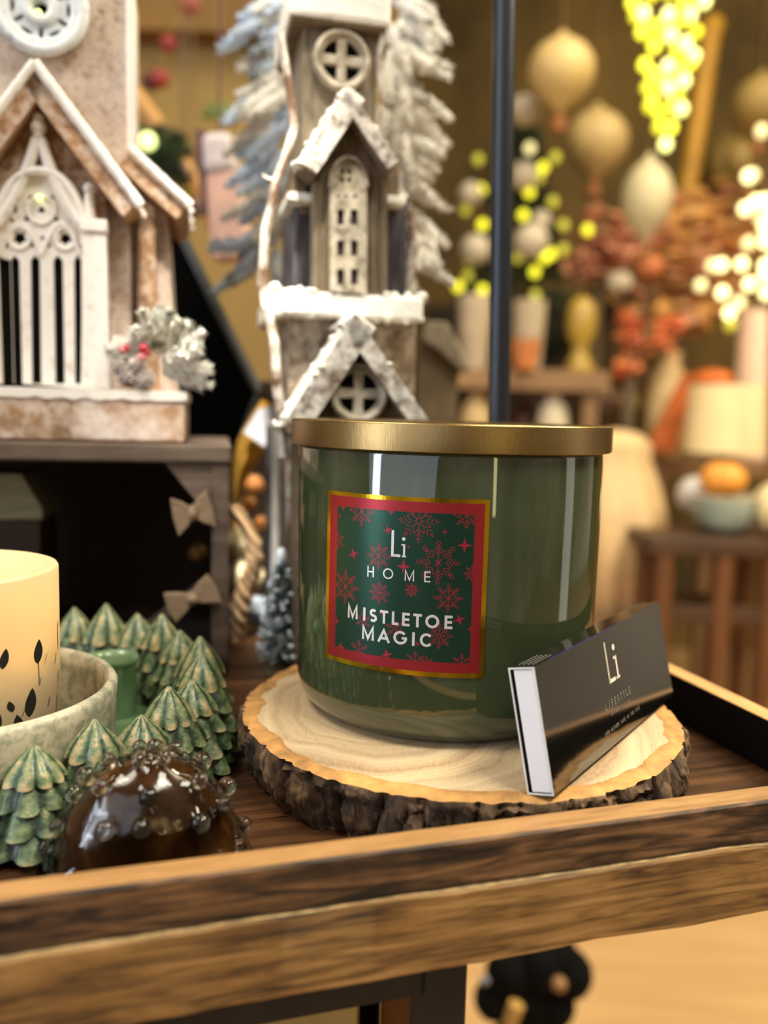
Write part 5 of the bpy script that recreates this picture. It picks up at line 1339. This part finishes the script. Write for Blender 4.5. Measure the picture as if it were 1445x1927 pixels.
o, c = clump('poinsettia', 'bright red and orange poinsettia over the cream vase', 'flower', [(1190, 624, 24), (1244, 642, 32), (1268, 612, 16), (1186, 690, 20)], 2.08, [plain('scarlet_petal', (182, 88, 56), .6, .15, 20), plain('burnt_petal', (188, 92, 40), .6, .15, 20), plain('vermilion_petal', (196, 112, 64), .6, .15, 20)], 16, .024); stem_to(o, c, T3Z)
o, r, h = jug('cream_vase', 'cream vase holding the red and orange poinsettia', 'vase', 1205, 1290, 660, 860, 2.16, plain('cream_glaze', (202, 170, 116), .5, .08, 20), VASE, T3Z+.0005)
o, r, h = jug('pink_pillar', 'pale pink pillar candle under the white lights', 'candle', 1374, 1450, 585, 860, 2.20, plain('pale_pink_wax', (226, 188, 160), .5, .05, 20), [(0, 0), (1, 0), (1, .99), (.96, 1), (.5, .985), (0, .98)], T3Z+.0005)
# drum lamp
LMY = 1.95; c = at(1362, 852, LMY); r = 72*mpp(LMY); htop = at(1362, 726, LMY).z
lm = thing('drum_lamp', 'cream drum-shaded lamp beneath the pink pillar candle', 'lamp', (c.x, LMY, FLOOR))
m_shade = NT('cream_lampshade'); n = m_shade.noise(m_shade.co(scale=(1, 1, 6)), 20, 2); m_shade.set(color=m_shade.ramp(n, [(.3, (232, 206, 154)), (.7, (240, 216, 166))]), rough=.8, emit=(240, 200, 130), es=.16)
MB().lathe([(r*.98, c.z-FLOOR), (r, c.z-FLOOR), (r*.96, htop-FLOOR), (r*.94, htop-FLOOR), (r*.96, c.z-FLOOR+.004), (r*.98, c.z-FLOOR)], 48).build('lamp_shade', m_shade.m, lm, True, ang=60)
MB().tube([(0, 0, .02), (0, 0, htop-FLOOR-.03)], [.014, .010], 12).build('pole', m_steel, lm, True)
MB().lathe([(0, 0), (.12, 0), (.12, .012), (.02, .022), (0, .022)], 32).build('base', m_steel, lm, True)
mb = MB()
for k in range(3): mb.tube([(0, 0, htop-FLOOR-.03), (math.cos(k*2.09)*r*.95, math.sin(k*2.09)*r*.95, htop-FLOOR-.012)], .002, 5)
mb.build('spider', m_steel, lm)
ball('pumpkin', 'flat orange pumpkin seen above the cream drum lampshade', 'pumpkin', 1340, 716, 2.1, 36, plain('deep_orange_skin', (210, 106, 36), .5, .12, 20), .55, m_capb, capname='stalk', rib=10)
tag(MB().plate([(-.055, 0), (.02, 0), (.055, .19), (.03, .19)], (), 0, .02).build('folded_throw', plain('rust_fabric', (178, 92, 40), .9, .15, 20), bevel=.006), 'rust orange folded cloth leaning left of the lampshade', 'cloth', (at(1255, 850, 2.06).x, 2.06, at(1255, 852, 2.06).z))
ball('bauble', 'pale pink bauble left of the cream vase', 'bauble', 1146, 752, 2.22, 24, plain('pale_pink_ball', (204, 170, 146), .5, .06, 20), .9, m_capb, stemz=T3Z)
ball('bauble', 'pale yellow bauble touching the pink one', 'bauble', 1184, 756, 2.20, 19, plain('pale_yellow_ball', (202, 172, 92), .5, .06, 20), .95, m_capb, stemz=T3Z)
# stool, pumpkins, glass bowl
STY = 1.56; a = at(1226, 1012, STY); b = at(1500, 1012, STY)
stl = thing('wooden_stool', 'dark wooden stool carrying the glass bowl and pumpkins', 'stool', (a.x, STY, FLOOR)); w = b.x-a.x; hh = a.z-FLOOR
MB().box(0, w, 0, .165, hh-.032, hh).build('seat', m_dkw, stl, bevel=.004)
m_leg = wood('reddish_leg', [(.3, (84, 50, 26)), (.7, (124, 78, 42))], axis=2, scale=8, rough=.5)
for (x, y) in ((.015, .02), (w*.47, .02), (w-.05, .02), (.015, .14), (w-.05, .14)): MB().tube([(x+.018, y, 0), (x+.018, y, hh-.032)], [.016, .019], 12).build('leg', m_leg, stl, True)
zr = at(1300, 1160, STY).z-FLOOR
for y in (.02, .14): MB().box(.02, w-.03, y-.010, y+.010, zr-.016, zr+.016).build('rung', m_dkw, stl, bevel=.002)
SZ = a.z+.0006
t = NT('pale_green_glass'); n = t.noise(t.co(), 12, 2); t.set(color=t.ramp(n, [(.3, (190, 204, 190)), (.7, (216, 224, 210))]), rough=.12, trans=.55, ior=1.35); m_gl = t.m
c = at(1360, 1012, STY+.1); r = 62*mpp(STY+.1); hb = at(1360, 935, STY+.1).z-SZ
o = thing('glass_bowl', 'pale green glass bowl under the orange pumpkin', 'bowl', (c.x, STY+.1, SZ))
MB().lathe([(0, 0), (r*.55, 0), (r*.9, hb*.35), (r, hb*.8), (r*.97, hb), (r*.92, hb), (r*.94, hb*.8), (r*.82, hb*.35), (r*.5, hb*.08), (0, hb*.08)], 40).build('body', m_gl, o, True, ang=60)
MB().lathe([(r*.93, hb*.98), (r*1.0, hb*.98), (r*1.02, hb*1.03), (r*.95, hb*1.05), (r*.91, hb*1.0)], 40).build('rim', m_white2, o, True)
pz_ = at(1360, 895, STY+.1); o = ball('pumpkin', 'orange pumpkin sitting in the pale green glass bowl', 'pumpkin', 1360, 903, STY+.1, 40, plain('orange_skin', (228, 150, 58), .5, .1, 20), .85, m_capb, capname='stalk', rib=10)
r2 = 52*mpp(STY); o = ball('pumpkin', 'large cream pumpkin at the right edge of the stool', 'pumpkin', 1474, 950, STY+.05, 54, plain('cream_skin', (222, 206, 160), .55, .06, 20), .95, m_capb, capname='stalk', rib=9)
o.location.z = SZ+54*mpp(STY+.05)*.95+.004
ball('bauble', 'silver white bauble left of the orange pumpkin', 'bauble', 1308, 930, STY+.17, 34, plain('silver_white', (196, 190, 184), .35, .05, 20), 1, m_capb)
# cream draped cloth on a bench
DY = 1.74; a = at(1060, 1160, DY); b = at(1205, 1160, DY)
bn = thing('low_bench', 'low brown bench beneath the cream draped cloth', 'bench', (a.x, DY, FLOOR)); w = b.x-a.x
MB().box(0, w, 0, .2, a.z-FLOOR-.03, a.z-FLOOR).build('seat', m_shelf, bn, bevel=.003)
for x in (.01, w-.04):
    for y in (.01, .16): MB().box(x, x+.03, y, y+.03, 0, a.z-FLOOR-.03).build('leg', m_shelf, bn)
c = at(1142, 1160, DY+.1); hD = at(1160, 826, DY+.1).z-c.z; s = mpp(DY+.1)
def drape(r, z, th, i): return r*(1+.10*math.cos(7*th+z*9)*(1-z/hD*.7)), z
mb = MB(); prof = [(0, .0), (62*s, .0)]+[((62+34*math.sin(PI*min(1, u/10)))*s, hD*u/12) for u in range(1, 12)]+[(40*s, hD*.98), (0, hD)]
mb.lathe(prof, 64, fn=drape); o = mb.build('draped_cloth', plain('warm_cream_cloth', (214, 180, 132), .85, .06, 14), None, True); tag(o, 'tall cream draped cloth right of the brass lid', 'cloth', (c.x, DY+.1, a.z+.0006))
c2 = at(1235, 1040, DY-.07); rr = 46*mpp(DY-.07)
mb = MB().ell((0, 0, 0), (rr, rr*.8, rr*2.3), 24, 16, fn=lambda q: 1+.05*noise.noise(q*2)); o = mb.build('white_cushion', plain('white_linen', (226, 206, 184), .9, .04, 14), None, True); tag(o, 'white linen cushion standing right of the draped cloth', 'cushion', at(1236, 952, DY-.07))
o.location = (b.x-rr*1.02, DY+.06, a.z+rr*2.3*1.05)

# ================================================================ UNDER THE TRAY
def sbox(name, label, px0, px1, pyt, Y, dep, mat, cat='box'):
    a = at(px0, pyt, Y); b = at(px1, pyt, Y); o = MB().box(0, b.x-a.x, 0, dep, 0, max(a.z, b.z)-SHW-.001).build(name, mat, None, bevel=.0015)
    return tag(o, label, cat, (a.x, Y, SHW+.0005))
sbox('olive_box', 'olive cream box on the shelf below the tray', 432, 672, 1890, .40, .1, plain('olive_cream_card', (168, 148, 92), .7, .08, 20))
sbox('brown_box', 'rusty brown box beside the grey post below the tray', 716, 800, 1828, .44, .06, plain('rust_brown_card', (104, 64, 24), .7, .15, 20))
sbox('black_filler', 'narrow black filler darkening the gap between the olive and brown boxes', 673, 714, 1832, .43, .05, m_void)  # black filler added to darken the bright gap between the boxes
sbox('red_box', 'small red box at the lower left under the tray', 200, 300, 1912, .40, .08, plain('red_card', (112, 26, 24), .6, .1, 20))
# dark poodle-like lobed sculpture below, on the store floor
BKY = .95; bc0 = at(1000, 1850, BKY)
bs = thing('black_sculpture', 'dark lobed black sculpture on a plinth below the tray', 'sculpture', (bc0.x, BKY, FLOOR))
mb = MB(); s = mpp(BKY)*1.05
for (px, py, r) in ((960, 1830, 48), (1020, 1815, 52), (1068, 1832, 48), (1050, 1800, 40), (990, 1880, 50), (1040, 1890, 44), (930, 1880, 40), (1000, 1930, 62)):
    p = at(px, py, BKY)-bs.location; mb.ell(p, r*s, 20, 14)
mb.build('lobes', plain('soft_black', (4, 4, 4), .85, .2, 20, spec=.15), bs, True)
z_ = (at(1000, 1960, BKY)-bs.location).z
MB().lathe([(0, 0), (.09, 0), (.09, .02), (.05, .04), (.045, max(.06, z_)), (0, max(.06, z_))], 28).build('plinth', m_void, bs, True, ang=50)
for (px, py, r, m) in ((1052, 1852, 14, plain('tan_highlight', (150, 112, 70), .5, .1, 20)), (912, 1845, 9, plain('grey_highlight', (120, 122, 136), .4, .1, 20))):
    MB().ell(at(px, py, BKY-.065)-bs.location, (r*s, r*s, r*s), 14, 10).build('highlight_ball', m, bs, True)  # small highlights on the black form put in as coloured balls
MB().tube([at(958, 1930, BKY-.07)-bs.location, at(972, 1890, BKY-.07)-bs.location], [.008, .009], 10).build('gold_clasp', plain('pale_gold', (190, 152, 84), .4, .1, 20), bs, True)

# ================================================================ LIGHT
def area(name, loc, target, sx, sy, power, color, spread=PI):
    l = bpy.data.lights.new(name, 'AREA'); l.shape = 'RECTANGLE'; l.size = sx; l.size_y = sy; l.energy = power; l.color = color; l.spread = spread
    o = bpy.data.objects.new(name, l); col.objects.link(o); o.location = loc
    o.rotation_euler = (Vector(target)-Vector(loc)).to_track_quat('-Z', 'Y').to_euler(); return o
WARM = (1.0, .89, .64); SOFT = (1.0, .945, .80); COOL = (.78, .87, 1.0)
area('ceiling_lamp', (.55, -.15, 1.35), (.05, .35, 0), .5, .35, 15, SOFT)
area('ceiling_lamp', (-.7, .1, 1.4), (-.1, .4, .1), .5, .4, 13, SOFT)
area('window_strip', (-1.45, -.62, .45), (.03, .35, .08), .18, 1.3, 11, COOL)
area('cool_fill', (-1.4, -1.5, 1.0), (.05, .3, .05), 2.4, 2.0, 17, COOL)  # broad cool fill added for the matchbox end and the jar's left sheen
area('window_strip', (1.7, .42, .12), (.03, .367, .08), .26, 1.35, 1.2, (1.0, .97, .86))
area('shop_lamp', (.62, -.75, .35), (.03, .35, .1), .05, .55, .4, (1.0, .88, .40))
area('ceiling_lamp', (.7, 1.2, 1.85), (.7, 2.2, 0), .9, .5, 23, WARM)
area('ceiling_lamp', (1.5, 1.0, 1.85), (1.3, 1.5, -.4), .8, .5, 33, WARM)
area('ceiling_lamp', (-.9, .9, 1.7), (-.7, 1.9, .6), .6, .4, 8.5, WARM)
area('floor_light', (.75, .5, .9), (.6, 1.0, -.75), .3, .3, 12, WARM)  # warm area light aimed down at the shop floor

area('rope_fill', (-.06, .18, .80), (-.088, .575, .05), .06, .06, .15, SOFT, rad(15))  # fill light added to brighten the dark rope and baubles

w = bpy.data.worlds.new('shop_ambience'); sc.world = w; w.use_nodes = True
nt = w.node_tree; bg = nt.nodes['Background']
tc = nt.nodes.new('ShaderNodeTexCoord'); nz = nt.nodes.new('ShaderNodeTexNoise'); nz.inputs['Scale'].default_value = 2.6; nz.inputs['Detail'].default_value = 4
rp_ = nt.nodes.new('ShaderNodeValToRGB'); e = rp_.color_ramp.elements
e[0].position = .35; e[0].color = (.05, .038, .024, 1); e[1].position = .72; e[1].color = (.62, .48, .32, 1)
nt.links.new(tc.outputs['Generated'], nz.inputs['Vector']); nt.links.new(nz.outputs['Fac'], rp_.inputs['Fac']); nt.links.new(rp_.outputs['Color'], bg.inputs['Color'])
bg.inputs['Strength'].default_value = .75
